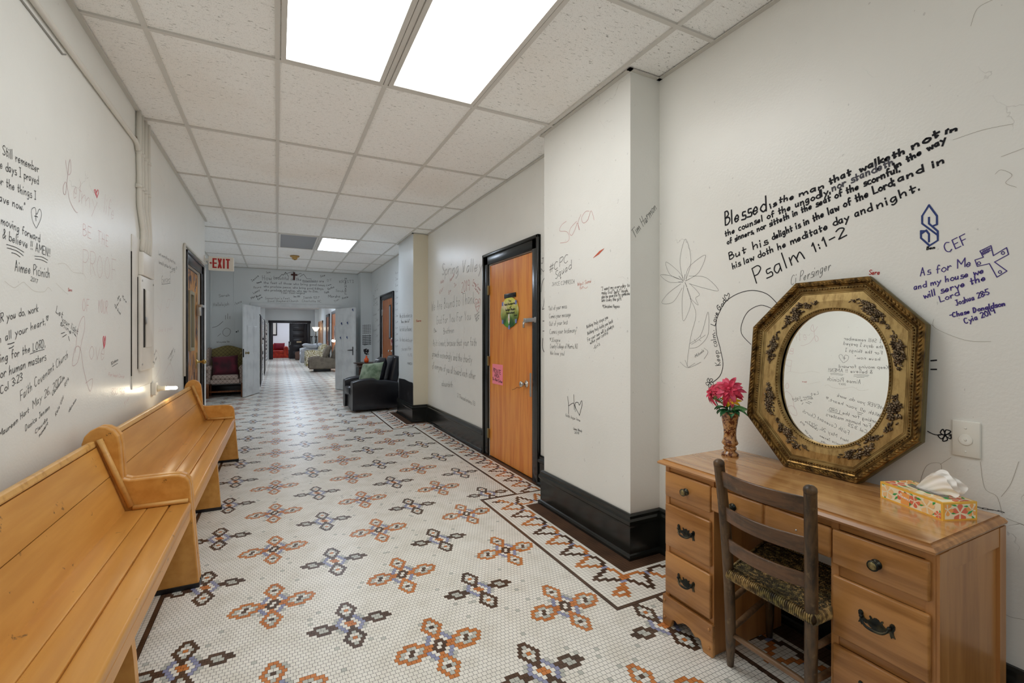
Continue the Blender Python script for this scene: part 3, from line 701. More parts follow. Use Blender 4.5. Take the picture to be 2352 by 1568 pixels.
# doors of the hall's right wall
for i, (y0, y1, z1, fm, lm) in enumerate(((25.8, 28.3, 2.02, M_tan, M_tan), (22.4, 23.6, 2.22, M_dark, M_doorw2), (19.6, 21.1, 2.25, M_dark, M_doorw2))):
    b = MB()
    for (a, c_) in ((y0-.12, y0), (y1, y1+.12)): b.box(2.06, 2.1, a, c_, 0, z1+.12)
    b.box(2.06, 2.1, y0-.12, y1+.12, z1, z1+.12)
    d = struct('door_%d' % (7+i), b, fm, ('tan boarded door beside the floor lamp', 'brown door with a dark frame, middle of the hall', 'brown door with a dark frame nearest the recliner')[i])
    b = MB(); b.box(2.08, 2.1, y0, y1, 0, z1); part('door_leaf', b, lm, d)
    if i: 
        b = MB(); b.box(2.072, 2.08, y0+.3, y0+.62, 1.1, 1.75); part('window_pane', b, M_glassdim, d)

# ------------------------------------------------------------------ pews along the left wall
def pew(y0, y1, mids, label):
    t = thing('pew', label, 'bench', (-.60, (y0+y1)/2, 0), 0, 'wooden pews along the left wall')
    panel = [(-.835, 0), (-.842, .80), (-.832, .835), (-.81, .862), (-.78, .878), (-.75, .874), (-.722, .855), (-.704, .825), (-.697, .78), (-.686, .612), (-.66, .602), (-.50, .603), (-.455, .600), (-.43, .588),
             (-.414, .565), (-.407, .53), (-.402, .455), (-.385, .22), (-.368, .01), (-.368, 0)]
    def pn(b, a0, a1): b.prism(panel, lambda x, z, d: (x, d, z), a0, a1)
    xb0, zb0, xb1, zb1 = -.672, .455, -.792, .815         # foot and top of the reclined back
    for ya, yb in ((y1-.042, y1), (y0, y0+.042)):
        b = MB(); pn(b, ya, yb); o = part('end_panel', b, M_pew, t)
        mod = o.modifiers.new('b', 'BEVEL'); mod.width = .006; mod.segments = 2; mod.limit_method = 'ANGLE'
        b = MB(); e = ya-.016 if ya > y0+.1 else yb
        b.tube([(xb1+.02, e+.006, zb1+.005), (xb0+.022, e+.006, zb0+.02)], .013, 8); b.tube([(xb0+.03, e+.006, zb0+.012), (-.415, e+.006, zb0+.012)], .012, 8)
        part('corner_moulding', b, M_pewd, o, 'worn moulding strip')
        b = MB(); b.box(-.66, -.366, ya-.004, yb+.004, 0, .025, .003, 1); part('plinth', b, M_blackw, o)
    ya, yb = y0+.043, y1-.043
    cuts = [-.40, -.495, -.585, -.678]
    for i in range(3):
        b = MB(); b.box(cuts[i+1]+.0012, cuts[i]-.0012, ya, yb, .412, .456, .004 if i else .010, 2); part('seat_plank', b, M_pew, t)
    b = MB(); b.box(-.66, -.41, ya, yb, .405, .4125); b.box(-.425, -.405, ya, yb, .36, .412, .003, 1); part('seat_rail', b, M_pew, t)
    dx, dz = xb1-xb0, zb1-zb0; L = math.hypot(dx, dz); ux, uz = dx/L, dz/L; nx, nz = uz, -ux       # up the back / towards the sitter
    def bp(b, s0, s1, th=.026, bev=0.003):
        bm = [(s0, 0), (s1, 0), (s1, th), (s0, th)]
        b.prism([(xb0+ux*s+nx*(h-th), zb0+uz*s+nz*(h-th)) for s, h in bm], lambda x, z, d: (x, d, z), ya, yb)
    for s0, s1 in ((-.02, .187), (.190, L-.035)):
        b = MB(); bp(b, s0, s1); part('back_plank', b, M_pew, t)
    b = MB(); bp(b, L-.033, L, .032); o = part('top_rail', b, M_pewd, t); mod = o.modifiers.new('b', 'BEVEL'); mod.width = .008; mod.segments = 2
    for ym in mids:
        b = MB(); b.prism([(-.69, 0), (-.70, .40), (-.415, .40), (-.405, .30), (-.385, 0)], lambda x, z, d: (x, d, z), ym-.018, ym+.018); o = part('support', b, M_pew, t)
        b = MB(); b.box(-.68, -.378, ym-.026, ym+.026, 0, .022, .003, 1); part('plinth', b, M_blackw, o)
    return t
pew(.40, 2.962, (1.86,), 'ochre painted pew in the foreground, nearest of the two')
pew(2.972, 5.725, (4.17,), 'ochre painted pew farther along the wall under the bare bulb')

# ------------------------------------------------------------------ the desk
DT = .752
t = thing('desk', 'maple kneehole desk with bronze pulls along the right wall', 'desk', (1.82, 1.1, 0))
b = MB()
prof = [(0, .0005), (0, -.003), (.010, -.006), (.018, -.014), (.016, -.021), (.006, -.025), (-.01, -.026)]
# moulded top: a core and an edge profile swept round it
X0, X1, Y0, Y1 = 1.594, 2.05, .612, 1.60
b.box(X0+.001, X1, Y0+.001, Y1-.001, DT-.026, DT-.0005)
path = [(X1, Y1), (X0, Y1), (X0, Y0), (X1, Y0)]; offs = [(0, 1), (-1, 1), (-1, -1), (0, -1)]
rows = [[(p[0]+o[0]*a, p[1]+o[1]*a, DT+z) for a, z in prof] for p, o in zip(path, offs)]
k = len(prof)
b.add([q for r in rows for q in r], [(i*k+j, (i+1)*k+j, (i+1)*k+j+1, i*k+j+1) for i in range(3) for j in range(k-1)])
part('desk_top_edge', b, M_desk, t)
b = MB(); b.box(X0+.002, X1-.002, Y0+.002, Y1-.002, DT-.0004, DT+.0012, 0); part('desk_top', b, M_desktop, t, 'glossy laminate top')
PEDS = ((1.326, 1.590), (.606, .872))
for i, (ya, yb) in enumerate(PEDS):
    b = MB()
    b.box(1.606, 2.045, ya, ya+.016, .004 if i == 0 else .004, DT-.026); b.box(1.606, 2.045, yb-.016, yb, .004, DT-.026)
    b.box(2.03, 2.045, ya+.016, yb-.016, .05, DT-.026); b.box(1.612, 2.03, ya+.016, yb-.016, .12, .135)
    b.box(1.604, 1.625, ya-.0007, ya+.022, .10, DT-.0262); b.box(1.604, 1.625, yb-.022, yb+.0007, .10, DT-.0262)
    part('pedestal', b, M_deskv, t)
    b = MB()
    for z0, z1 in ((.702, .728), (.553, .590), (.333, .368), (.135, .152)): b.box(1.608, 1.63, ya+.022, yb-.022, z0, z1)
    b.box(1.63, 1.64, ya+.02, yb-.02, .14, .72)
    part('drawer_rail', b, M_desk, t)
    for j, (z0, z1) in enumerate(((.590, .702), (.366, .555), (.150, .335))):
        b = MB(); b.box(1.590, 1.607, ya+.008, yb-.008, z0, z1, .006, 2); b.box(1.607, 1.95, ya+.03, yb-.03, z0+.02, z1-.015); d = part('drawer', b, M_desk, t)
        cy, cz = (ya+yb)/2, (z0+z1)/2
        if j == 0:
            b = MB(); b.lathe([(.015, 0), (.015, -.004), (.007, -.007), (.007, -.014), (.014, -.018), (.016, -.021), (.015, -.024)], (1.590, cy, cz-.004), 20, axis='X'); kn = part('knob', b, M_bronze, d)
            b = MB(); b.lathe([(.0125, -.0235), (.010, -.026), (.005, -.028), (0, -.0282)], (1.590, cy, cz-.004), 18, axis='X'); part('knob_face', b, M_brassd, kn)
        else:
            zc = cz+.0
            b = MB()
            half = [(.0, .021), (.006, .019), (.010, .013), (.013, .019), (.017, .021), (.0185, .0165), (.0155, .013), (.017, .009), (.024, .004), (.031, .006), (.034, .014), (.034, .021), (.038, .026), (.044, .026), (.0475, .021), (.047, .012), (.0435, .003), (.0445, -.006), (.048, -.014),
                    (.042, -.012), (.038, -.018), (.035, -.011), (.034, -.004), (.028, -.008), (.022, -.006), (.016, -.012), (.007, -.016), (0, -.015)]
            pl = half+[(-y, z) for y, z in half[::-1][1:-1]]
            b.prism([(cy+y, zc+z) for y, z in pl], lambda y, z, d_: (1.590-d_, y, z), 0, .0022)
            pu = part('pull', b, M_bronze, d)
            b = MB(); pts = []
            for q in range(17):
                a = q/16*2-1; pts.append((1.590-.010-.010*(1-abs(a)**3), cy+a*.036, zc+.010-.020*(1-a**4)**.8))
            b.tube(pts, [.0028+.0018*(1-abs(q/8-1)) for q in range(17)], 8)
            for s_ in (-1, 1): b.ball((1.590-.008, cy+s_*.036, zc+.012), (.009, .006, .006)); 
            part('bail', b, M_bronze, pu)
    # scalloped plinth
    b = MB(); h, m = .134, (ya+yb)/2; wv = (yb-ya)/2+.006
    sc = [(-wv, 0), (-wv, h), (wv, h), (wv, 0), (wv*.66, 0), (wv*.62, .012), (wv*.56, .040), (wv*.46, .044), (wv*.36, .036), (wv*.28, .044), (wv*.14, .058), (0, .062), (-wv*.14, .058), (-wv*.28, .044), (-wv*.36, .036), (-wv*.46, .044), (-wv*.56, .040), (-wv*.62, .012), (-wv*.66, 0)]
    b.prism([(m+y, z) for y, z in sc], lambda y, z, d_: (1.606-d_, y, z), 0, .018); o = part('plinth', b, M_desk, t); mod = o.modifiers.new('b', 'BEVEL'); mod.width = .003; mod.limit_method = 'ANGLE'
    for yy in (m-wv+.016, m+wv-.016):
        for zz in (.035, .112):
            b = MB(); b.ball((1.587, yy, zz), (.0055, .0065, .0065), 12, 7); part('peg', b, M_deskv, o)
# outer side frame of the near pedestal and kneehole drawer
b = MB(); b.box(1.661, 1.999, .5985, .6065, DT-.085, DT-.0265); b.box(1.606, 1.66, .597, .6065, .0, DT-.0265); b.box(2.0, 2.045, .597, .6065, .0, DT-.0265); part('side_frame', b, M_deskv, t)
b = MB(); b.box(1.61, 1.635, .872, 1.326, .700, DT-.026); part('apron', b, M_desk, t); b = MB(); b.box(2.03, 2.045, .872, 1.326, .60, DT-.026); part('back_board', b, M_desk, t)
b = MB(); b.box(1.590, 1.607, .868, 1.095, .603, .702, .007, 2); b.box(1.590, 1.607, 1.103, 1.330, .603, .702, .007, 2); b.box(1.598, 1.607, 1.09, 1.11, .606, .699); b.box(1.607, 1.95, .90, 1.30, .615, .69); d = part('drawer', b, M_desk, t, 'wide centre drawer with one knob missing')
b = MB(); b.lathe([(.015, 0), (.015, -.004), (.007, -.007), (.007, -.014), (.014, -.018), (.016, -.021), (.012, -.026), (0, -.028)], (1.590, 1.226, .652), 20, axis='X'); part('knob', b, M_bronze, d)
b = MB(); b.lathe([(.003, 0), (.003, -.002), (0, -.002)], (1.590, .978, .655), 10, axis='X'); part('screw', b, M_steel, d)

# ------------------------------------------------------------------ the ladder-back chair
t = thing('ladder_back_chair', 'dark worn ladder-back chair with a woven seat pushed into the desk', 'chair', (1.70, 1.08, 0))
def bend(p0, p1, p2, n=9):
    out = []
    for i in range(n):
        u = i/(n-1); out.append(tuple((1-u)*(1-2*u)*a+4*u*(1-u)*m+u*(2*u-1)*c_ for a, m, c_ in zip(p0, p1, p2)))
    return out
def post(pts, r, name='leg'):
    b = MB(); b.tube(pts, r, 14); return part(name, b, M_oldw, t)
PL = bend((1.622, 1.262, 0), (1.527, 1.197, .435), (1.452, 1.177, .845), 11)
PR = bend((1.622, .950, 0), (1.522, .888, .435), (1.447, .847, .845), 11)
rr_ = [.0125, .0175, .019] + [.0195]*5 + [.019, .0185, .0185]
for P_ in (PL, PR):
    b = MB(); b.tube(P_, rr_, 16, caps=False); e = Vector(P_[-1]); d = (e-Vector(P_[-2])).normalized()
    b.tube([e, e+d*.006, e+d*.014, e+d*.020, e+d*.024], [.0185, .0195, .0185, .013, .004], 16); b.tube([P_[0], Vector(P_[0])+Vector((.0, .0, .002))], .0125, 16)
    part('back_post', b, M_oldw, t)
FL = [(1.930, 1.305, 0), (1.905, 1.285, .2), (1.872, 1.262, .452)]; FR = [(1.930, .905, 0), (1.905, .90, .2), (1.875, .89, .452)]
for P_ in (FL, FR): post(P_, [.013, .019, .0185])
def at_post(P_, z):
    for a, b_ in zip(P_, P_[1:]):
        if a[2] <= z <= b_[2]:
            u = (z-a[2])/(b_[2]-a[2]); return Vector(a)*(1-u)+Vector(b_)*u
    return Vector(P_[-1])
for z0, z1 in ((.771, .828), (.640, .695), (.520, .572)):
    b = MB(); n = 15
    def fn(u, v):
        a, c_ = at_post(PL, z0 if v < .5 else z1), at_post(PR, z0 if v < .5 else z1)
        # v runs round the section: 0 bottom-front .. ; bowed towards the desk
        p = a*(1-u)+c_*u; bow = .040*(1-(2*u-1)**2); return p+Vector((bow, 0, 0))
    vv = []; ff = []
    for i in range(n):
        u = i/(n-1); arch = .008*(1-(2*u-1)**2)
        for (zz, dx) in ((z0, -.005), (z1, -.005), (z1, .005), (z0, .005)):
            a, c_ = at_post(PL, zz), at_post(PR, zz); p = a*(1-u)+c_*u
            vv.append(p+Vector((-.034*(1-(2*u-1)**2)+dx, 0, 0)))
    for i in range(n-1):
        for j in range(4): ff.append((i*4+j, i*4+(j+1) % 4, (i+1)*4+(j+1) % 4, (i+1)*4+j))
    ff += [(0, 1, 2, 3), tuple((n-1)*4+j for j in (3, 2, 1, 0))]
    b.add(vv, ff); o = part('back_slat', b, M_slat, t); mod = o.modifiers.new('b', 'BEVEL'); mod.width = .002; mod.limit_method = 'ANGLE'
def rung(a, c_, r=.0105):
    b = MB(); m = (Vector(a)+Vector(c_))/2; b.tube([a, Vector(a)*.85+Vector(c_)*.15, m, Vector(a)*.15+Vector(c_)*.85, c_], [r*.7, r, r*1.1, r, r*.7], 12); part('rung', b, M_rung, t)
rung(at_post(PL, .155), at_post(PR, .155))
for z in (.20, .33): rung(at_post(PL, z-.03), at_post(FL, z)); rung(at_post(PR, z-.03), at_post(FR, z))
rung(at_post(FL, .25), at_post(FR, .25)); 
# seat: a dark core wrapped by twill-woven splints
SB = [(1.512, 1.188), (1.508, .872), (1.882, .868), (1.880, 1.285)]       # back-left, back-right, front-right, front-left
def seatpt(u, v, z=0):      # u from left to right, v from back to front
    a = Vector((*SB[0], 0))*(1-u)+Vector((*SB[1], 0))*u; c_ = Vector((*SB[3], 0))*(1-u)+Vector((*SB[2], 0))*u
    p = a*(1-v)+c_*v; dip = -.010*(1-(2*u-1)**2)*(1-(2*v-1)**2); return Vector((p.x, p.y, .440+dip+z))
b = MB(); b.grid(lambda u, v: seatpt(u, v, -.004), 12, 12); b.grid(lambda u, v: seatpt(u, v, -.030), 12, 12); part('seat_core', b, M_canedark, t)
b = MB(); nu, nv = 46, 30; rs0 = random.Random(4)
for i in range(nu):
    for j in range(nv):
        s_ = 1 if j % 2 else -1
        u0, v0 = (i+.5)/nu, (j+.5)/nv
        cc = seatpt(u0, v0, .0); du = (seatpt(min(1, u0+.01), v0)-seatpt(max(0, u0-.01), v0)).normalized(); dv = (seatpt(u0, min(1, v0+.01))-seatpt(u0, max(0, v0-.01))).normalized()
        d = (du*.86+dv*.52*s_).normalized(); n_ = d.cross(Vector((0, 0, 1))).normalized(); L, W_ = .0078, .0023
        if not (.015 < u0 < .985 and .02 < v0 < .98): continue
        up = Vector((0, 0, .0026))
        b.add([cc-d*L-n_*W_, cc-d*L+n_*W_, cc+d*L+n_*W_, cc+d*L-n_*W_, cc-d*L*.9+up*.3, cc+d*L*.9+up*.3, cc-d*L*.35+up*1.2, cc+d*L*.35+up*1.2], [(0, 3, 7, 6), (0, 6, 4), (3, 5, 7), (1, 6, 7, 2), (1, 4, 6), (2, 7, 5), (0, 4, 1), (2, 5, 3)], 0 if rs0.random() < .62 else 1)
o = part('woven_seat', b, [M_cane, M_cane2], t, 'seat woven of brown splints')
b = MB()
def edge(p, q, n):
    for i in range(n):
        u = (i+.5)/n; c_ = Vector(p)*(1-u)+Vector(q)*u; ax = (Vector(q)-Vector(p)).normalized(); out = Vector((-ax.y, ax.x, 0)); pts = []
        for k in range(7): a = PI*(k/6)-PI/2; pts.append(c_+out*(.014*math.cos(a)-.004)+Vector((0, 0, .018*math.sin(a))))
        b.tube(pts, .0033, 5)
Z_ = .426
edge((*SB[1], Z_), (*SB[0], Z_), 46); edge((*SB[2], Z_), (*SB[1], Z_), 50); edge((*SB[0], Z_), (*SB[3], Z_), 50); edge((*SB[3], Z_), (*SB[2], Z_), 52)
part('seat_edge', b, M_cane, t)

# ------------------------------------------------------------------ the octagonal mirror, leaning on the wall
ms = .9968
mc = Vector((0, 0, CAMZ))+(Vector((1.9793, 1.1310, .750))-Vector((0, 0, CAMZ)))*ms; mc.z = DT+.0015
yaw, tilt = .05637, .11943; MW, MH, MCW, MCH = .3275*ms, .8156*ms, .187*ms, .197*ms
e_ = Vector((math.sin(yaw), -math.cos(yaw), 0)); nr = Vector((-math.cos(yaw), -math.sin(yaw), 0))
up_ = Vector((0, 0, 1))*math.cos(tilt)-nr*math.sin(tilt); nn_ = nr*math.cos(tilt)+Vector((0, 0, 1))*math.sin(tilt)
def mp(u, v, d=0): return mc+e_*u+up_*v+nn_*d
t = thing('mirror', 'large octagonal gilt mirror leaning on the wall above the desk', 'mirror', mc)
def octa(ins):
    q = MH/2; k = ins*.41421
    W_, H_ = MW-ins, q-ins; cw, ch = MCW-ins*.59, MCH-ins*.585
    return [(-W_+cw, q+H_), (W_-cw, q+H_), (W_, q+H_-ch), (W_, q-H_+ch), (W_-cw, q-H_), (-W_+cw, q-H_), (-W_, q-H_+ch), (-W_, q+H_-ch)]
DEP = -.046
profm = [(.004, DEP), (.0, DEP+.006), (.0, -.018), (.003, -.012), (.003, -.002), (.007, -.0), (.022, -.002), (.026, -.010), (.032, -.014), (.034, -.013), (.043, -.013), (.045, -.016), (.050, -.017), (.052, -.020), (.056, -.020), (.058, -.022)]
b = MB(); rows = [[mp(u, v, d) for u, v in octa(i_)] for i_, d in profm]
for i in range(len(profm)-1):
    m_ = 1 if profm[i][1] < -.015 and profm[i][0] < .004 else (2 if .003 <= profm[i][0] < .03 else 0)
    for k in range(8): b.add([rows[i][k], rows[i][(k+1) % 8], rows[i+1][(k+1) % 8], rows[i+1][k]], [(0, 1, 2, 3)], m_)
b.add(rows[0], [list(range(8))], 1)
part('frame', b, [M_gold, M_olive, M_golddark], t, 'moulded gilt frame')
PANE = .050
OVC = (.008, MH/2-.002); OA, OB = .207, .278
def oval(a, k, A, B_): ang = 2*PI*a; return (OVC[0]+(A+k)*math.copysign(abs(math.cos(ang))**.92, math.cos(ang)), OVC[1]+(B_+k)*math.copysign(abs(math.sin(ang))**.92, math.sin(ang)))
# flat gold field between octagon and oval
b = MB(); n = 160; O8 = octa(.058)
def octray(ang):
    c0 = Vector((OVC[0], OVC[1])); d = Vector((math.cos(ang), math.sin(ang))); best = 9
    for k in range(8):
        p, q = Vector(O8[k]), Vector(O8[(k+1) % 8]); s_ = q-p; den = d.x*s_.y-d.y*s_.x
        if abs(den) < 1e-9: continue
        w_ = p-c0; tt = (w_.x*s_.y-w_.y*s_.x)/den; uu = (w_.x*d.y-w_.y*d.x)/den
        if tt > 0 and -1e-6 <= uu <= 1+1e-6: best = min(best, tt)
    return c0+d*best
angs = sorted([2*PI*i/n for i in range(n)]+[math.atan2(p[1]-OVC[1], p[0]-OVC[0]) % (2*PI) for p in O8])
vv = []; n = len(angs)
for a in angs:
    p = octray(a); r_ = 1/math.sqrt((math.cos(a)/(OA+.012))**2+(math.sin(a)/(OB+.012))**2)
    i_ = Vector((OVC[0]+math.cos(a)*r_, OVC[1]+math.sin(a)*r_)); m_ = p*.5+i_*.5
    vv += [mp(p.x, p.y, -.022), mp(m_.x, m_.y, -.020), mp(i_.x, i_.y, -.022)]
b.add(vv, [(3*i+j, 3*((i+1) % n)+j, 3*((i+1) % n)+j+1, 3*i+j+1) for i in range(n) for j in range(2)], 0, False)
part('gold_panel', b, M_goldflat, t, 'flat gold panel round the oval')
# rope and bead mouldings
def along(poly, step):
    out = []
    for k in range(len(poly)):
        p, q = Vector(poly[k]), Vector(poly[(k+1) % len(poly)]); L = (q-p).length; m_ = max(1, int(L/step))
        for i in range(m_): out.append((p+(q-p)*((i+.5)/m_), (q-p).normalized()))
    return out
def bead(b, p, tdir, d, lx, ly, lz, slant=0.0, nu=8, nv=5):
    ca, sa = math.cos(slant), math.sin(slant); t2 = Vector((-tdir.y, tdir.x)); ax = tdir*ca+t2*sa; bx_ = t2*ca-tdir*sa
    def fn(u, v):
        A, B_ = 2*PI*u, PI*(v-.5); q = p+ax*(lx*math.sin(B_))+bx_*(ly*math.cos(B_)*math.cos(A)); return mp(q.x, q.y, d+lz*math.cos(B_)*math.sin(A))
    b.grid(fn, nu, nv, cu=True)
b = MB()
for i, (p, td) in enumerate(along(octa(.0145), .0155)): bead(b, p, td, -.002, .0115 if i % 4 else .0105, .0052 if i % 4 else .003, .0065, -.62)
part('rope_moulding', b, M_golddark, t, 'carved rope edge')
b = MB()
for i, (p, td) in enumerate(along(octa(.0385), .0105)): bead(b, p, td, -.012, .0046, .0034, .005, .5 if i % 3 else 0, 7, 5)
part('bead_moulding', b, M_golddark, t)
b = MB(); n = 150
for i in range(n):
    p = Vector(oval(i/n, .0065, OA, OB)); q = Vector(oval((i+1)/n, .0065, OA, OB)); bead(b, p, (q-p).normalized(), -.021, .0034, .0036, .005, .0, 6, 4)
part('oval_beading', b, M_golddark, t)
b = MB(); n = 120
vv = []
for i in range(n):
    for k, d in ((.014, -.022), (.0125, -.0175), (.011, -.0175), (.010, -.022), (.002, -.022), (.0, -.026), (-.001, -.036)):
        p = oval(i/n, k, OA, OB); vv.append(mp(p[0], p[1], d))
b.add(vv, [(7*i+j, 7*((i+1) % n)+j, 7*((i+1) % n)+j+1, 7*i+j+1) for i in range(n) for j in range(6)], 0, True); part('oval_rim', b, M_gold, t)
b = MB(); b.add([mp(*oval(i/n, .004, OA, OB), -.034+PANE*(oval(i/n, .004, OA, OB)[0]-OVC[0])) for i in range(n)], [list(range(n))]); part('mirror_pane', b, M_mirror, t, 'oval mirror pane reflecting the left wall')
# eight applied flower carvings
rs = random.Random(11)
for ac in (62, 26, -27, -63, -117, -153, 154, 118):
    b = MB(); top = abs(math.sin(math.radians(ac))) > .7; sgn = 1
    for q in range(46):
        f = rs.gauss(0, .42) if q > 22 else (q/22*2-1); f = max(-1, min(1, f))
        toward = 8*(1 if (abs(ac) < 90) == (ac > 0) else -1)
        a = math.radians(ac+f*(15 if not top else 16.5)); wgt = 1-.78*abs(f)
        rad = .5*(octray(a)-Vector(OVC)).length+.5/math.sqrt((math.cos(a)/(OA+.012))**2+(math.sin(a)/(OB+.012))**2)
        p = Vector((OVC[0]+math.cos(a)*rad, OVC[1]+math.sin(a)*rad)); p += Vector((math.cos(a), math.sin(a)))*rs.uniform(-1, 1)*.024*wgt
        sz = rs.uniform(.0065, .0115)*(.5+.65*wgt)
        if q % 4 == 0:
            for m_ in range(5):
                aa = m_*2*PI/5+q; pp = p+Vector((math.cos(aa), math.sin(aa)))*sz*.75; bead(b, pp, Vector((math.cos(aa), math.sin(aa))), -.015, sz*.62, sz*.45, sz*.6, 0, 6, 4)
            bead(b, p, Vector((1, 0)), -.011, sz*.35, sz*.35, sz*.45, 0, 6, 4)
        else: aa = a+PI/2+rs.uniform(-.9, .9); bead(b, p, Vector((math.cos(aa), math.sin(aa))), -.018, sz*1.05, sz*.45, sz*.6, 0, 6, 5)
    part('flower_carving', b, M_orn, t)

# ------------------------------------------------------------------ vase and artificial flowers
vx, vy = 1.925, 1.500
t = thing('vase', 'mottled brown ceramic vase at the far end of the desk', 'vase', (vx, vy, DT))
b = MB(); b.lathe([(0, 0), (.037, 0), (.039, .008), (.036, .014), (.026, .022), (.024, .026), (.029, .033), (.029, .041), (.024, .046), (.028, .050), (.036, .058), (.037, .063), (.033, .072), (.0285, .085), (.0275, .105), (.029, .130), (.034, .158), (.041, .205), (.042, .210), (.039, .210), (.032, .160), (.026, .12), (.024, .10), (0, .10)], (vx, vy, DT), 32)
part('vase_body', b, M_ceramic, t)
def bloom(name, c, n_, R, label, mats, seedv, stem_to):
    t = thing(name, label, 'flower', c, 0, 'artificial flowers in the brown vase'); rs = random.Random(seedv)
    n_ = Vector(n_).normalized(); a_ = n_.cross(Vector((0, 0, 1))); a_ = (a_ if a_.length > .1 else Vector((1, 0, 0))).normalized(); b_ = n_.cross(a_); c = Vector(c)
    for ring, (cnt, ln, lift, wd) in enumerate(((10, 1.0, -.10, .19), (8, .86, .18, .18), (6, .55, .55, .14), (5, .26, 1.0, .09))):
        for k in range(cnt):
            an = 2*PI*(k+.5*ring)/cnt+rs.uniform(-.12, .12); d = a_*math.cos(an)+b_*math.sin(an); sd = -a_*math.sin(an)+b_*math.cos(an); L = R*ln*rs.uniform(.88, 1.1); lf = lift*rs.uniform(.7, 1.2)
            b = MB(); nu = 7
            def fn(u, v):
                w_ = R*wd*math.sin(PI*min(1, .12+u*.86))**.8*(1 if u < .97 else .5); x = L*u
                h = L*(lf*u-.55*(u**2.2)*(1-.5*lf)); cup = .35*w_*(2*v-1)**2
                return c+d*(.004+x*(1-.25*lf))+n_*(h+cup)+sd*(w_*(2*v-1)*.9)
            b.grid(fn, nu, 4); part('petal', b, mats[(ring+k) % len(mats)] if ring < 2 else mats[0], t)
    b = MB(); b.ball(c+n_*.006, R*.12); part('flower_heart', b, mats[0], t)
    b = MB(); s_ = Vector(stem_to); m_ = (c+s_)/2+Vector((0, 0, -.01)); b.tube([c-n_*.002, m_, s_], .0022, 6); part('stem', b, M_leaf, t)
st = (vx, vy, DT+.14)
bloom('dahlia', (vx-.014, vy-.006, DT+.318), (-.72, -.50, .42), .074, 'large crimson artificial dahlia standing highest in the brown vase', [M_pet, M_pet2], 1, st)
bloom('dahlia', (vx-.018, vy+.090, DT+.290), (-.78, .28, .22), .060, 'smaller crimson dahlia leaning left from the brown vase', [M_pet], 2, st)
bloom('yellow_bloom', (vx-.010, vy-.010, DT+.268), (-.6, -.35, .05), .042, 'yellow artificial bloom tucked under the crimson dahlia', [M_yel], 3, st)
for i, (tip, lab) in enumerate((((vx-.03, vy-.100, DT+.232), 'green fern sprig reaching right towards the mirror'), ((vx-.04, vy+.055, DT+.272), 'green fern sprig reaching left under the smaller dahlia'))):
    t = thing('fern_sprig', lab, 'foliage', st, 0, 'artificial greenery in the brown vase'); b = MB(); p0 = Vector((vx, vy, DT+.205)); p1 = Vector(tip); m_ = (p0+p1)/2+Vector((0, 0, .035)); pts = []
    for k in range(12): u = k/11; pts.append(p0*(1-u)**2+m_*2*u*(1-u)+p1*u*u)
    b.tube([Vector(st)]+pts, .0013, 5); part('stem', b, M_fern, t); b = MB()
    for k in range(2, 12):
        d = (pts[k]-pts[k-1]).normalized(); s0 = d.cross(Vector((0, 0, 1))).normalized()
        for q in range(8):
            an = q*PI/4; s_ = s0*math.cos(an)+d.cross(s0)*math.sin(an); tip_ = pts[k]+s_*.012+d*.008; b.add([pts[k], pts[k]+d*.003+s_*.006, tip_, pts[k]-d*.002+s_*.006], [(0, 1, 2, 3)])
    part('needles', b, M_fern, t)
t = thing('leaf_cluster', 'dark green leaves ringing the mouth of the brown vase', 'foliage', st, 0, 'artificial greenery in the brown vase'); rs = random.Random(5)
for k in range(13):
    an = k*2*PI/13+rs.uniform(-.2, .2); d = Vector((math.cos(an), math.sin(an), 0)); sd = Vector((-d.y, d.x, 0)); L = rs.uniform(.045, .07); hh = rs.uniform(.0, .03); b = MB()
    def fn(u, v): w_ = .017*math.sin(PI*min(1, .08+.9*u))*(1+.15*math.sin(18*u)); return Vector((vx, vy, DT+.208+hh*.6))+d*(.012+L*u)+sd*(w_*(2*v-1))+Vector((0, 0, hh*u+.02*u-.045*u*u+.006*abs(2*v-1)))
    b.grid(fn, 9, 5); part('leaf', b, M_leaf, t)
b = MB(); b.tube([st, (vx, vy, DT+.215)], .006, 8); part('stem', b, M_leaf, t)

# ------------------------------------------------------------------ tissue box
q0, q1, q2 = atZ(2022, 1142, DT), atZ(2166, 1197.5, DT), atZ(2248, 1194, DT)
ex = (q1-q0); BL = ex.length; ex.normalize(); ey = Vector((0,0,1)).cross(ex); ey = ey if ey.dot(q2-q1) > 0 else -ey; BW = .118; BH = .057
def kp(u, v, z): return q0+ex*u+ey*v+Vector((0, 0, z))
t = thing('tissue_box', 'yellow floral tissue box at the near end of the desk', 'tissue box', kp(BL/2, BW/2, 0))
b = MB(); b.add([kp(u, v, z) for z in (.0005, BH) for v in (0, BW) for u in (0, BL)], [(0,2,3,1),(4,5,7,6),(0,1,5,4),(2,6,7,3),(0,4,6,2),(1,3,7,5)]); part('carton', b, M_boxy, t)
b = MB(); rs = random.Random(21)
FACES = [(lambda a, c_, d: kp(a, -d, c_), BL, BH), (lambda a, c_, d: kp(BL+d, a, c_), BW, BH), (lambda a, c_, d: kp(a, c_, BH+d), BL, BW)]
mats_ = [M_boxw]+M_pr
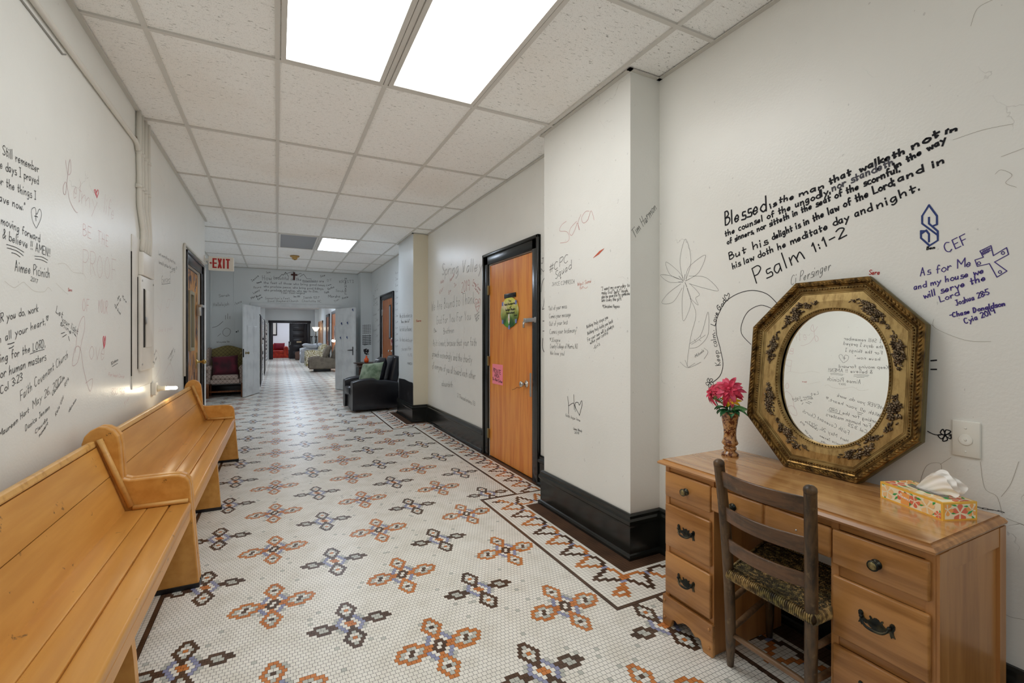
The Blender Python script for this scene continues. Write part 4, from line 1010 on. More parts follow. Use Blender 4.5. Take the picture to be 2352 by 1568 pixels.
for fi, (fn, A, H) in enumerate(FACES):
    m_ = .006
    b.add([fn(m_, m_, .0003), fn(A-m_, m_, .0003), fn(A-m_, H-m_, .0003), fn(m_, H-m_, .0003)], [(0, 1, 2, 3)], 0)
    def clampp(p): return (min(A-m_, max(m_, p[0])), min(H-m_, max(m_, p[1])))
    spots = {0: [(.028, .03, 1, .024), (.085, .03, 2, .022), (.165, .028, 1, .027), (.125, .03, 2, .02), (.20, .015, 2, .012)], 1: [(.058, .024, 2, .029), (.015, .036, 4, .02), (.100, .032, 4, .021)], 2: [(.03, .03, 2, .03), (.09, .018, 1, .026), (.16, .025, 1, .03), (.20, .075, 2, .028), (.15, .10, 2, .026), (.06, .10, 1, .03), (.02, .085, 4, .022)]}[fi]
    for si, (a, c_, col, R) in enumerate(spots):
        for k in range(5):
            an = k*2*PI/5+si*.7+.3; pts = []
            for q in range(9):
                w_ = (q/8*2-1); rr2 = R*(1-.25*w_*w_); pts.append(clampp((a+math.cos(an+w_*.46)*rr2, c_+math.sin(an+w_*.46)*rr2)))
            pts.append(clampp((a+math.cos(an)*R*.12, c_+math.sin(an)*R*.12)))
            b.add([fn(p[0], p[1], .0006+.00008*k+.0001*si) for p in pts], [list(range(len(pts)))], col)
        for k in range(3):
            an = si*1.3+k*2.2; p = (a+math.cos(an)*R*1.1, c_+math.sin(an)*R*1.1); d = (math.cos(an+.5), math.sin(an+.5)); n2 = (-d[1], d[0]); L = R*.55
            pts = [clampp(x) for x in ((p[0]-d[0]*L*.6, p[1]-d[1]*L*.6), (p[0]+n2[0]*L*.25, p[1]+n2[1]*L*.25), (p[0]+d[0]*L, p[1]+d[1]*L), (p[0]-n2[0]*L*.25, p[1]-n2[1]*L*.25))]
            b.add([fn(x[0], x[1], .0013) for x in pts], [(0, 1, 2, 3)], 3)
    if fi == 0: b.add([fn(.078, .008, .0015), fn(.108, .008, .0015), fn(.108, .046, .0015), fn(.078, .046, .0015)], [(0, 1, 2, 3)], 4)
part('printed_flowers', b, mats_, t, 'coral and peach flower print')
b = MB(); n = 24; b.add([kp(BL*.52+  .068*math.cos(2*PI*i/n), BW*.52+.016*math.sin(2*PI*i/n), BH+.0022) for i in range(n)], [list(range(n))]); part('film_slot', b, M_film, t, 'clear film slot')
TISSUE_BOX = t
o = MB()
def sheet(ph, dep, R0, a0, a1):
    def fn(u, v):
        an = math.radians(a0+(a1-a0)*v); r = R0*(1-.05*math.cos(5*v+ph)**2-.25*abs(2*v-1)**4)*u; f = .007*math.sin(8*v+ph)*u*(1.2-.5*u)+.002*math.sin(23*v+ph+3*u)*u
        base = kp(BL*.50+.036*(1-2*v)*(1-.35*u), BW*.52, BH+.001)
        curl = -.020*max(0, u-.7)
        return base+ex*(r*math.cos(an))+Vector((0, 0, r*math.sin(an)+curl))+ey*(f+dep*u)
    o.grid(fn, 22, 48)
sheet(0, .016, .112, 18, 62); sheet(1.3, -.012, .105, 12, 54); sheet(2.4, .002, .110, 22, 58)
tag(obj('tissue', o, M_tissue), 'white tissue pulled up out of the yellow floral box', 'tissue')
t = MB(); c0 = atZ(2252, 1166, DT+.004)
for k in range(5):
    p = c0+Vector((.013*k*.3, -.011*k, 0)); t.tube([p+Vector((math.cos(a)*.0045, math.sin(a)*.008, .001*math.sin(a+k*1.6))) for a in [i*PI/5 for i in range(10)]], .0009, 5, closed=True)
tag(obj('small_chain', t, M_blackw), 'short dark link chain lying behind the tissue box', 'chain')
# outlet plate on the wall
t = thing('wall_plate', 'almond blank cover plate on the right wall above the desk', 'wall plate', (2.112, .7135, .965))
b = MB(); b.box(2.105, 2.1125, .676, .751, .906, 1.030, .004, 2); part('plate', b, M_plate, t)
b = MB(); b.lathe([(.019, 0), (.019, -.0015), (.017, -.002), (0, -.002)], (2.105, .7135, .965), 24, axis='X')
b.lathe([(.004, -.002), (.003, -.004), (0, -.004)], (2.105, .7135, .965), 10, axis='X'); part('round_cover', b, M_plate, t)
for z in (.925, 1.005):
    b = MB(); b.lathe([(.0035, 0), (.003, -.0015), (0, -.0015)], (2.105, .7135, z), 10, axis='X'); part('screw', b, M_plate, t)

# ------------------------------------------------------------------ fittings on the left wall
t = thing('electrical_panel', 'white painted electrical panel with a dark slot under the pipes on the left wall', 'electrical panel', (XL, 4.35, 1.4))
b = MB(); b.box(XL, XL+.006, 3.99, 4.56, .955, 2.02, .003, 1); part('backboard', b, M_panelw, t)
b = MB(); b.box(XL+.006, XL+.026, 4.125, 4.51, 1.075, 1.755, .004); part('cabinet', b, M_panelw, t)
b = MB(); b.box(XL+.006, XL+.036, 4.14, 4.47, 1.76, 1.925, .004); part('junction_box', b, M_panelw, t)
b = MB(); b.box(XL+.026, XL+.034, 4.235, 4.44, 1.24, 1.66, .003); dd = part('door', b, M_panelw, t)
b = MB(); b.box(XL+.024, XL+.0275, 4.185, 4.232, 1.24, 1.665); part('door_gap', b, M_slot, t, 'dark open gap')
b = MB(); b.box(XL+.026, XL+.038, 4.222, 4.244, 1.41, 1.46, .003); part('latch', b, M_steel, dd)
b = MB(); b.box(XL+.0005, XL+.0045, 3.981, 3.991, 1.05, 1.90); b.box(XL+.006, XL+.009, 4.116, 4.1245, 1.09, 1.74); part('edge_gap', b, M_slot, t)
for (y, z) in ((4.155, 1.12), (4.48, 1.12), (4.155, 1.72), (4.48, 1.72)):
    b = MB(); b.lathe([(.008, 0), (.007, .004), (0, .005)], (XL+.026, y, z), 10, axis='X'); part('screw', b, M_steel, t)
for i, (y0, y1, lab) in enumerate(((4.10, 4.175, 'first'), (4.18, 4.245, 'second'), (4.265, 4.315, 'third'), (4.36, 4.385, 'fourth'))):
    b = MB(); X = XL+.018
    b.tube([(X, y0, CEIL+.01), (X, y0, 2.55), (X, y0+.01, 2.50), (X, y0+.012, 2.25), (X+.0, y1+.03, 2.10), (X, y1+.035, 2.03), (X, y1, 1.935)], .016 if i != 1 else .013, 10)
    o = tag(obj('conduit', b, M_conduit), 'white painted pipe dropping from the ceiling to the panel, %s from the near side' % lab, 'pipe', 'pipes above the electrical panel')
    b = MB()
    for z in (2.62, 2.38): b.tube([(X, y0, z-.012), (X, y0, z+.012)], .020, 10)
    o2 = obj('coupling', b, M_conduit); o2.parent = o
b = MB(); b.tube([(XL+.016, -3.9, 2.655), (XL+.016, 4.02, 2.672), (XL+.018, 4.06, 2.655), (XL+.018, 4.075, 2.62)], .014, 10)
tag(obj('conduit', b, M_conduit), 'long white horizontal pipe high on the left wall', 'pipe')
b = MB(); b.tube([(XL+.006, -3.9, 2.70), (XL+.006, 2.6, 2.70), (XL+.006, 4.0, 2.70), (XL+.006, 4.17, 2.73)], .005, 6)
tag(obj('cable', b, mat('brown_cable', srgb(120,98,70), .6)), 'thin brown cable running above the long horizontal pipe', 'cable')
b = MB(); b.tube([(XL+.004, -3.9, 2.615), (XL+.004, 2.85, 2.625), (XL+.004, 2.88, 2.64)], .004, 6)
tag(obj('cable', b, mat('grey_cable', srgb(150,150,146), .6)), 'thin grey cable running below the long horizontal pipe', 'cable')
# bare bulb
t = thing('wall_lamp', 'bare glowing bulb in a wall socket above the far pew', 'lamp', (XL, 4.57, .905))
b = MB(); b.box(XL, XL+.035, 4.535, 4.605, .855, .955, .006); part('base', b, M_panelw, t)
b = MB(); b.lathe([(.024, .03), (.024, .05), (.018, .055), (.017, .09), (0, .09)], (XL, 4.57, .905), 18, axis='X'); part('socket', b, M_cream, t)
b = MB(); b.lathe([(.012, .09), (.013, .10), (.013, .155), (.010, .165), (0, .168)], (XL, 4.57, .905), 16, axis='X'); part('bulb', b, M_bulbglass, t, 'glowing bulb')
# EXIT sign
t = thing('exit_sign', 'white EXIT sign with red letters on a bracket from the left wall', 'exit sign', (-.67, 7.52, 2.29))
ey0 = 7.50; q = [atY(478.5, 587, ey0), atY(537, 592.5, ey0), atY(536, 624.5, ey0), atY(477.5, 620, ey0)]
x0, x1, z0, z1 = q[0].x, q[1].x, q[3].z+.003, q[0].z-.004
b = MB(); b.box(x0, x1, ey0, ey0+.045, z0, z1, .006); part('housing', b, M_exitw, t)
b = MB(); b.box(x0+.006, x1-.006, ey0-.001, ey0+.001, z0+.006, z1-.006); part('face', b, M_exitw, t)
b = MB(); b.tube([(XL, ey0+.03, (z0+z1)/2+.05), (x0+.01, ey0+.03, (z0+z1)/2+.05)], .018, 12); b.box(XL-.001, XL+.012, ey0-.02, ey0+.08, (z0+z1)/2, (z0+z1)/2+.10, .003); part('bracket', b, M_white, t)
b = MB(); W_ = x1-x0; lz0, lz1 = z0+.03, z1-.025; s_ = .020
BARK = [0]
def bar(p0, p1, wd): 
    p0, p1 = Vector(p0), Vector(p1); d = (p1-p0).normalized(); n_ = Vector((-d.y, d.x)); BARK[0] += .00012; b.prism([tuple(p0+n_*wd/2), tuple(p1+n_*wd/2), tuple(p1-n_*wd/2), tuple(p0-n_*wd/2)], lambda x, z, d_: (x, ey0-.001-d_, z), 0, .002+BARK[0])
lx = x0+W_*.16; lw = W_*.165
bar((lx+s_/2, lz0), (lx+s_/2, lz1), s_)
for z in (lz0+s_/2, (lz0+lz1)/2, lz1-s_/2): bar((lx, z), (lx+lw, z), s_*.9)
lx += lw+W_*.035; bar((lx+.008, lz0), (lx+lw-.008, lz1), s_); bar((lx+.008, lz1), (lx+lw-.008, lz0), s_)
lx += lw+W_*.045; bar((lx+s_/2, lz0), (lx+s_/2, lz1), s_)
lx += s_+W_*.045; bar((lx, lz1-s_/2), (lx+lw, lz1-s_/2), s_); bar((lx+lw/2, lz0), (lx+lw/2, lz1), s_)
part('lettering', b, M_red, t, 'red letters EXIT')
b = MB(); zc = (lz0+lz1)/2; b.prism([(x0+.012, zc), (x0+.032, zc+.018), (x0+.032, zc-.018)], lambda x, z, d_: (x, ey0-.001-d_, z), 0, .002); bar((x0+.03, zc), (x0+.042, zc), .012); part('arrow', b, M_red, t)

# ------------------------------------------------------------------ things hung on the near right door, the end wall and the ceiling
t = thing('oval_sign', 'round green and yellow ministry sign hung on the orange door', 'sign', (2.094, 4.185, 1.563))
b = MB(); n = 40; b.prism([(.200*math.cos(2*PI*i/n), .154*math.sin(2*PI*i/n)) for i in range(n)], lambda y, z, d_: (2.094-d_, 4.185+y, 1.563+z), 0, .006); OVAL = part('plaque', b, M_ovals, t)
for an in (38, 142, 218, 322, 270):
    b = MB(); y, z = .19*math.cos(math.radians(an)), .15*math.sin(math.radians(an)); b.box(2.085, 2.088, 4.185+y-.016, 4.185+y+.016, 1.563+z-.02, 1.563+z+.02); part('tape', b, M_bluetape, t)
b = MB(); pts = [(2.0845, 4.185+y, 1.49+z) for y, z in ((0, -.05), (.016, -.02), (.02, .01), (.012, .05), (0, .062), (-.012, .05), (-.02, .01), (-.016, -.02))]; b.add(pts, [list(range(8))]); b.add([(2.084, 4.185+.007*math.cos(a), 1.49+.02*math.sin(a)) for a in [k*PI/4 for k in range(8)]], [list(range(8))], 1); part('printed_candle', b, [M_plasticw, mat('candle_orange', srgb(220,150,50), .5)], t)
b = MB(); b.box(2.0955, 2.0975, 4.352, 4.612, .808, 1.022); PINK = tag(obj('paper_notice', b, M_pink), 'pink handwritten notice taped low on the orange door', 'notice')
t = thing('wall_cross', 'small dark red wooden cross at the top of the end wall', 'cross', (.32, YE, 2.75))
c0 = atY(675.5, 627, YE-.01); c1 = atY(676, 643, YE-.01); c2, c3 = atY(668.5, 630.5, YE-.01), atY(683, 631.5, YE-.01)
b = MB(); b.box(c0.x-.02, c0.x+.02, YE-.02, YE, c1.z, c0.z+.02, .003); b.box(c2.x, c3.x, YE-.021, YE-.001, c2.z-.018, c2.z+.018, .003); part('cross_beams', b, M_crossw, t)
d = atZ(677, 588, CEIL)
t = thing('smoke_detector', 'yellowed smoke detector on the ceiling before the end wall', 'smoke detector', (d.x, d.y, CEIL))
b = MB(); b.lathe([(.085, 0), (.085, -.012), (.075, -.022), (.05, -.026), (.048, -.055), (.040, -.068), (0, -.07)], (d.x, d.y, CEIL-.0), 24); part('body', b, M_det, t)
b = MB(); b.lathe([(.02, -.068), (.018, -.078), (0, -.08)], (d.x, d.y, CEIL), 14); part('sensor', b, M_brassd, t)

# ------------------------------------------------------------------ upholstered furniture
def club(name, label, loc, rz, W, D, armw, armh, backh, seath, M, arm_r=.07, base=.03, cushions=1, group=None, skirt=False, recline=.14):
    """arm chair or sofa; front is local -Y"""
    t = thing(name, label, 'sofa' if W > 1.2 else 'armchair', loc, rz, group)
    for s_ in (-1, 1):
        b = MB(); xa, xb = sorted((s_*W/2, s_*(W/2-armw)))
        n = 8; prof = []          # arm seen from the front: rounded top; seen from the side: gently domed
        def fn(u, v):
            a = v*2*PI; y = -D/2+.02+u*(D-.06)
            cx = (xa+xb)/2; hw = armw/2; sq = lambda q: math.copysign(abs(q)**.45, q)
            top = armh-(.03+.05*(2*u-1)**2 if u > .5 else .05*(1-u*2)**3)
            return Vector((cx+hw*sq(math.cos(a)), y, base+(top-base)/2+(top-base)/2*sq(math.sin(a))))
        b.grid(fn, 14, 28, cv=True); e = [fn(0, k/28) for k in range(28)]
        b.add(e, [list(range(28))]); b.add([fn(1, k/28) for k in range(28)], [list(range(28))]); part('arm', b, M, t, world=False)
    w_ = W/2-armw
    b = MB(); b.box(-w_-.01, w_+.01, -D/2+.05, D/2-.08, base, seath-.13, .03, 3); part('seat_base', b, M, t, world=False)
    for k in range(cushions):
        x0 = -w_+2*w_*k/cushions; x1 = -w_+2*w_*(k+1)/cushions
        b = MB(); b.box(x0+.004, x1-.004, -D/2-.0, D/2-.20, seath-.15, seath, .05, 4); part('seat_cushion', b, M, t, world=False)
    b = MB(); MR = Matrix.Translation((0, D/2-.17, base)) @ Matrix.Rotation(-recline, 4, 'X')
    b.box(-w_-.01 if armw > .1 else -W/2, w_+.01 if armw > .1 else W/2, -.09, .09, 0, (backh-base)/math.cos(recline), .07, 4, M=MR); part('back', b, M, t, world=False)
    for k in range(cushions):
        x0 = -w_+2*w_*k/cushions; x1 = -w_+2*w_*(k+1)/cushions; b = MB()
        b.cushion(Matrix.Translation(((x0+x1)/2, D/2-.29, seath+(backh-seath)*.47)) @ Matrix.Rotation(PI/2-recline*1.3, 4, 'X'), x1-x0, (backh-seath)*1.0, .20, 14, 0, .05, k); part('back_cushion', b, M, t, world=False)
    if skirt:
        b = MB(); n = 60; 
        for (p, q) in (((-W/2, -D/2+.03), (W/2, -D/2+.03)), ((-W/2, -D/2+.03), (-W/2, D/2-.05)), ((W/2, -D/2+.03), (W/2, D/2-.05))):
            p, q = Vector(p), Vector(q); nn = Vector(((q-p).y, -(q-p).x)).normalized()
            b.grid(lambda u, v: Vector((*(p+(q-p)*u+nn*(.012+.008*math.sin(40*u)*(1-v))), .008+.22*v)), 50, 3)
        part('skirt', b, M, t, world=False)
    return t
arm = club('leather_armchair', 'black leather armchair beside the far pilaster', (1.53, 8.76, 0), math.radians(-86), .84, .86, .19, .585, .96, .43, M_leather, recline=.2)
b = MB(); b.tube([(-.21, -.435, .30), (0, -.44, .295), (.21, -.435, .30)], .006, 6); part('seat_piping', b, M_leather, arm, world=False)
def facing(c, n, roll=0):
    n = Vector(n).normalized(); x = n.cross(Vector((0, 0, 1))).normalized()*-1; y = n.cross(x)
    M = Matrix((x, y, n)).transposed().to_4x4(); M.translation = Vector(c); return M @ Matrix.Rotation(roll, 4, 'Z')
b = MB(); b.cushion(facing((1.50, 8.60, .66), (-.62, -.60, .52), .12), .44, .42, .16, 18, 0, .13, 2)
o = tag(obj('throw_pillow', b, M_green), 'sage green velvet pillow leaning in the black leather armchair', 'pillow')
# wing chair facing the viewer
t = thing('wing_chair', 'diamond patterned wing chair with wooden legs before the end wall', 'armchair', (-1.005, 11.97, 0), math.radians(0)); t.scale = (.90, 1, 1)
W_, D_ = .76, .66; sz = .45
b = MB(); b.box(-.30, .30, -.33, .24, .30, .40, .02, 3); part('seat_base', b, M_wing, t, world=False)
b = MB(); b.box(-.27, .27, -.35, .16, .39, .49, .04, 4); part('seat_cushion', b, M_wing, t, world=False)
b = MB()
def fn(u, v):
    x = (2*u-1)*.33; topz = 1.04+.075*math.cos((2*u-1)*PI*.5)**1.5; z = .38+(topz-.38)*v; return Vector((x, .14+.10*v+.04*(1-(2*u-1)**2)*0, z))
def slab(f, th, nu, nv):
    b.grid(f, nu, nv); b.grid(lambda u, v: f(u, v)+Vector((0, th, 0)), nu, nv)
    for e in (0, 1): b.grid(lambda u, v: f(e, v)+Vector((0, th*u, 0)), 4, nv); b.grid(lambda u, v: f(u, e)+Vector((0, th*v, 0)), nu, 4)
slab(fn, .10, 18, 10); part('back', b, M_wingback, t, 'olive patterned back', world=False)
for s_ in (-1, 1):
    b = MB()
    def fw(u, v):       # wing: u from back to front, v up
        front = -.02-.12*math.sin(PI*min(1, v*1.02))**.7; y = .20+(front-.20)*u; z = .62+.42*v+(.03*v if u < .5 else 0); return Vector((s_*(.335+.02*u), y, z))
    def fw2(u, v): return fw(u, v)+Vector((s_*.05, 0, 0))
    b.grid(fw, 10, 10); b.grid(fw2, 10, 10)
    for e in (0, 1): b.grid(lambda u, v: fw(e, v)+Vector((s_*.05*u, 0, 0)), 4, 10); b.grid(lambda u, v: fw(u, e)+Vector((s_*.05*v, 0, 0)), 10, 4)
    part('wing', b, M_wing, t, world=False)
    b = MB(); b.box(s_*.30, s_*.385, -.30, .20, .30, .60, .02, 3); b.tube([(s_*.345, -.345, .625), (s_*.345, -.33, .63), (s_*.345, .18, .635)], .062, 14); part('arm', b, M_wing, t, world=False)
    b = MB(); b.box(s_*.33, s_*.385, -.32, -.265, 0, .31, .006); part('leg', b, M_legw, t, world=False)
    b = MB(); b.box(s_*.33, s_*.375, .17, .22, 0, .31, .006); part('leg', b, M_legw, t, world=False)
b = MB(); b.box(-.34, .34, -.13, -.10, .10, .135, .004); part('stretcher', b, M_legw, t, world=False)
b = MB(); b.cushion(Matrix.Translation((-1.02, 11.87, .685)) @ Matrix.Rotation(math.radians(72), 4, 'X') @ Matrix.Rotation(.06, 4, 'Z'), .50, .44, .16, 18, 0, .1, 4)
tag(obj('throw_pillow', b, M_maroon), 'maroon velvet pillow on the patterned wing chair', 'pillow')
# side table, orange vase
tx, ty = 1.80, 11.0
t = thing('side_table', 'dark round wooden side table behind the leather armchair', 'table', (tx, ty, 0))
b = MB(); b.lathe([(0, .70), (.25, .70), (.265, .712), (.265, .722), (.255, .73), (0, .73)], (tx, ty, 0), 36); part('table_top', b, M_tablew, t)
b = MB(); b.lathe([(.19, .62), (.19, .70), (.0, .70)], (tx, ty, 0), 30); part('apron', b, M_tablew, t)
for k in range(4):
    a = k*PI/2+.5; x, y = tx+.15*math.cos(a), ty+.15*math.sin(a)
    b = MB(); b.lathe([(.018, 0), (.022, .04), (.014, .07), (.026, .14), (.030, .22), (.016, .30), (.024, .34), (.016, .38), (.030, .46), (.026, .54), (.018, .58), (.024, .63)], (x, y, 0), 14); part('leg', b, M_tablew, t)
b = MB(); b.lathe([(0, .16), (.17, .16), (.175, .17), (.17, .18), (0, .18)], (tx, ty, 0), 24); part('shelf', b, M_tablew, t)
vv = atZ(843, 829, .73); ox, oy = tx+.02, ty-.02
t = thing('bud_vase', 'small orange glass vase on the dark side table', 'vase', (ox, oy, .73))
b = MB(); b.lathe([(0, 0), (.045, 0), (.052, .02), (.052, .06), (.044, .085), (.022, .10), (.018, .125), (.024, .145), (.0, .145)], (ox, oy, .731), 24); part('vase_body', b, M_orange, t)
t = thing('dried_rose', 'dark dried flower standing in the orange glass vase', 'flower', (ox, oy, .80)); b = MB(); b.tube([(ox, oy, .80), (ox-.005, oy, .93), (ox+.01, oy, .99)], .004, 6); part('stem', b, M_dflower, t)
b = MB(); rs = random.Random(8)
for k in range(9): b.ball((ox-.01+rs.uniform(-.035, .04), oy+rs.uniform(-.03, .03), .985+rs.uniform(-.03, .05)), (rs.uniform(.018, .032), rs.uniform(.018, .03), rs.uniform(.014, .026)), 7, 5)
for k in range(5): a = k*1.3; b.tube([(ox, oy, .90), (ox+.05*math.cos(a), oy+.05*math.sin(a), .92+.01*k)], [.003, .012], 5)
part('bloom', b, M_dflower, t)

# ------------------------------------------------------------------ the hall beyond
R90 = math.radians(-90)
rec = club('recliner', 'taupe recliner nearest the double doors in the hall', (1.50, 19.0, .0), R90, .92, .95, .20, .56, 1.02, .46, M_taupe, base=.10, recline=.30)
b = MB(); b.box(-.30, .30, -.30, .30, .0, .11, .01); part('base_frame', b, M_black, rec, world=False)
sf = club('floral_sofa', 'cream and olive floral sofa behind the taupe recliner', (1.58, 22.9, 0), R90, 1.55, .95, .24, .70, .92, .48, M_floral, base=.02, cushions=2, skirt=True)
gs = club('grey_sofa', 'pale grey slipcovered sofa behind the floral one', (1.52, 26.0, 0), R90, 1.5, 1.0, .22, .74, .98, .50, M_greyf, base=.02, cushions=2, skirt=True)
b = MB(); b.cushion(Matrix.Translation((1.45, 25.35, .84)) @ Matrix.Rotation(.15, 4, 'Y'), .75, .42, .22, 14, 0, .1, 5); tag(obj('throw_pillow', b, M_greyf), 'pale grey pillow laid over the arm of the grey sofa', 'pillow')
b = MB(); b.cushion(Matrix.Translation((1.80, 22.35, .80)) @ Matrix.Rotation(math.radians(-80), 4, 'Z') @ Matrix.Rotation(1.1, 4, 'X'), .50, .44, .2, 14, 0, .1, 6); tag(obj('throw_pillow', b, M_floral), 'floral pillow at the back of the floral sofa', 'pillow')
br = club('brown_armchair', 'small brown armchair before the dark sliding door', (1.22, 28.7, 0), R90, .75, .70, .15, .48, .72, .40, M_brownf)
rs_ = club('red_sofa', 'orange red velvet sofa in the far white room', (-.25, 32.1, 0), 0, 1.7, .9, .26, .72, .85, .46, M_redf, base=.02, cushions=2, skirt=True)
b = MB(); b.cushion(Matrix.Translation((.10, 31.95, .72)) @ Matrix.Rotation(1.1, 4, 'X'), .62, .45, .2, 14, 0, .1, 1); tag(obj('throw_pillow', b, M_redc), 'crimson cushion on the orange red sofa', 'pillow')
t = thing('wooden_chair', 'dark wooden chair at the edge of the far doorway', 'chair', (.78, 31.3, 0))
for x in (.62, .98):
    b = MB(); b.box(x-.02, x+.02, 31.12, 31.16, 0, .46, .004); part('leg', b, M_dark, t); b = MB(); b.box(x-.02, x+.02, 31.48, 31.52, 0, 1.02, .004); part('back_post', b, M_dark, t)
b = MB(); b.box(.58, 1.02, 31.10, 31.52, .44, .48, .008); part('seat', b, M_dark, t)
for z in (.94, .70): b = MB(); b.box(.62, .98, 31.49, 31.515, z-.035, z+.035, .004); part('back_slat', b, M_dark, t)
t = thing('picture_frame', 'dark framed picture on the wall of the far white room', 'picture', (-.35, 34.38, 1.75))
b = MB(); b.box(-.75, -.02, 34.35, 34.4, 1.38, 2.6, .01); part('frame', b, M_dark, t); b = MB(); b.box(-.69, -.09, 34.345, 34.35, 1.46, 2.54); part('print', b, M_exitw, t)
lx, ly = 1.86, 27.3
t = thing('floor_lamp', 'torchiere floor lamp with a lit cream shade in the hall', 'lamp', (lx, ly, 0))
b = MB(); b.lathe([(.15, 0), (.15, .02), (.03, .04), (0, .04)], (lx, ly, 0), 24); part('base', b, M_black, t)
b = MB(); b.tube([(lx, ly, .03), (lx, ly, 1.62)], .022, 10); part('pole', b, M_black, t)
b = MB(); b.lathe([(.05, 1.60), (.10, 1.66), (.19, 1.82), (.185, 1.82), (.09, 1.66), (0, 1.63)], (lx, ly, 0), 28); part('lamp_shade', b, M_shade, t, 'lit cream bowl shade')
t = thing('wall_lamp', 'bare glowing bulb on the hall wall above the recliner', 'lamp', (2.1, 20.15, 1.14))
b = MB(); b.box(2.06, 2.1, 20.1, 20.2, 1.06, 1.16, .006); part('base', b, M_panelw, t); b = MB(); b.ball((2.02, 20.15, 1.14), .045, 12, 8); part('bulb', b, mat('hall_bulb', (1, .9, .75), .3, emit=((1, .88, .68), 60)), t)
for i, (x, lean, lab) in enumerate(((1.70, .02, 'left'), (1.97, -.06, 'right'))):
    b = MB(); b.tube([(x-.05, 28.5, 0), (x+lean*.4, 28.865, 1.3)], .018, 8); b.tube([(x+.08, 28.5, 0.25), (x+lean*.4+.05, 28.865, 1.3)], .018, 8); b.tube([(x+lean*.4-.06, 28.865, 1.31), (x+lean*.4+.1, 28.865, 1.31)], .025, 8); tag(obj('crutch', b, M_blackw), 'dark crutch leaning by the far hall corner, %s one of the two' % lab, 'crutch', 'crutches')
# mail sorters and cabinets down the hall's left side
def sorter(y0, y1, label, seed):
    t = thing('pigeonhole_shelf', label, 'shelf', (-.6, (y0+y1)/2, 0), 0, 'pigeonhole shelves along the hall'); Xf, Xb, H = -.41, -.79, 1.86
    b = MB(); b.box(Xb, Xf, y0, y0+.03, 0, H); b.box(Xb, Xf, y1-.03, y1, 0, H); b.box(Xb, Xf, y0, y1, H-.03, H); b.box(Xb, Xb+.02, y0, y1, 0, H); b.box(Xb, Xf, y0, y1, 0, .08); part('carcass', b, M_white, t)
    rs = random.Random(seed); nsh = 11
    for k in range(1, nsh):
        b = MB(); b.box(Xb+.02, Xf, y0+.03, y1-.03, .08+k*(H-.11)/nsh-.008, .08+k*(H-.11)/nsh+.008); part('shelf', b, M_white, t)
    b = MB()
    for k in range(nsh):
        z = .08+k*(H-.11)/nsh+.009; y = y0+.05
        while y < y1-.25:
            L = rs.uniform(.12, .24); h = rs.uniform(.02, .11); b.box(Xb+.04, Xf-rs.uniform(0, .05), y, y+L, z, z+h, mi=rs.randrange(3)); y += L+rs.uniform(.02, .10)
    o = part('papers', b, [M_paper, M_plasticw, M_dark], t, 'piles of papers and boxes'); o['kind'] = 'stuff'
sorter(12.65, 13.75, 'white pigeonhole shelf full of papers, first behind the left door leaf', 1)
sorter(15.32, 17.68, 'white pigeonhole shelf full of papers, between the two dark cabinets', 2)
sorter(19.62, 23.8, 'white pigeonhole shelf full of papers, farthest down the hall', 3)
for (y0, y1, lab) in ((13.78, 15.30, 'tall black cabinet nearest the double doors in the hall'), (17.70, 19.60, 'tall black cabinet farther down the hall')):
    t = thing('tall_cabinet', lab, 'cabinet', (-.6, (y0+y1)/2, 0), 0, 'black cabinets along the hall'); b = MB(); b.box(-.79, -.40, y0, y1, 0, 1.90, .005); part('body', b, M_dark, t)
    for k in range(2):
        b = MB(); b.box(-.40, -.388, y0+.02+k*(y1-y0)/2, y0-.02+(k+1)*(y1-y0)/2, .06, 1.86, .003); dd = part('door', b, M_dark, t); b = MB(); b.tube([(-.375, (y0+y1)/2+(.08 if k else -.08), .95), (-.375, (y0+y1)/2+(.08 if k else -.08), 1.1)], .008, 6); part('handle', b, M_steel, dd)

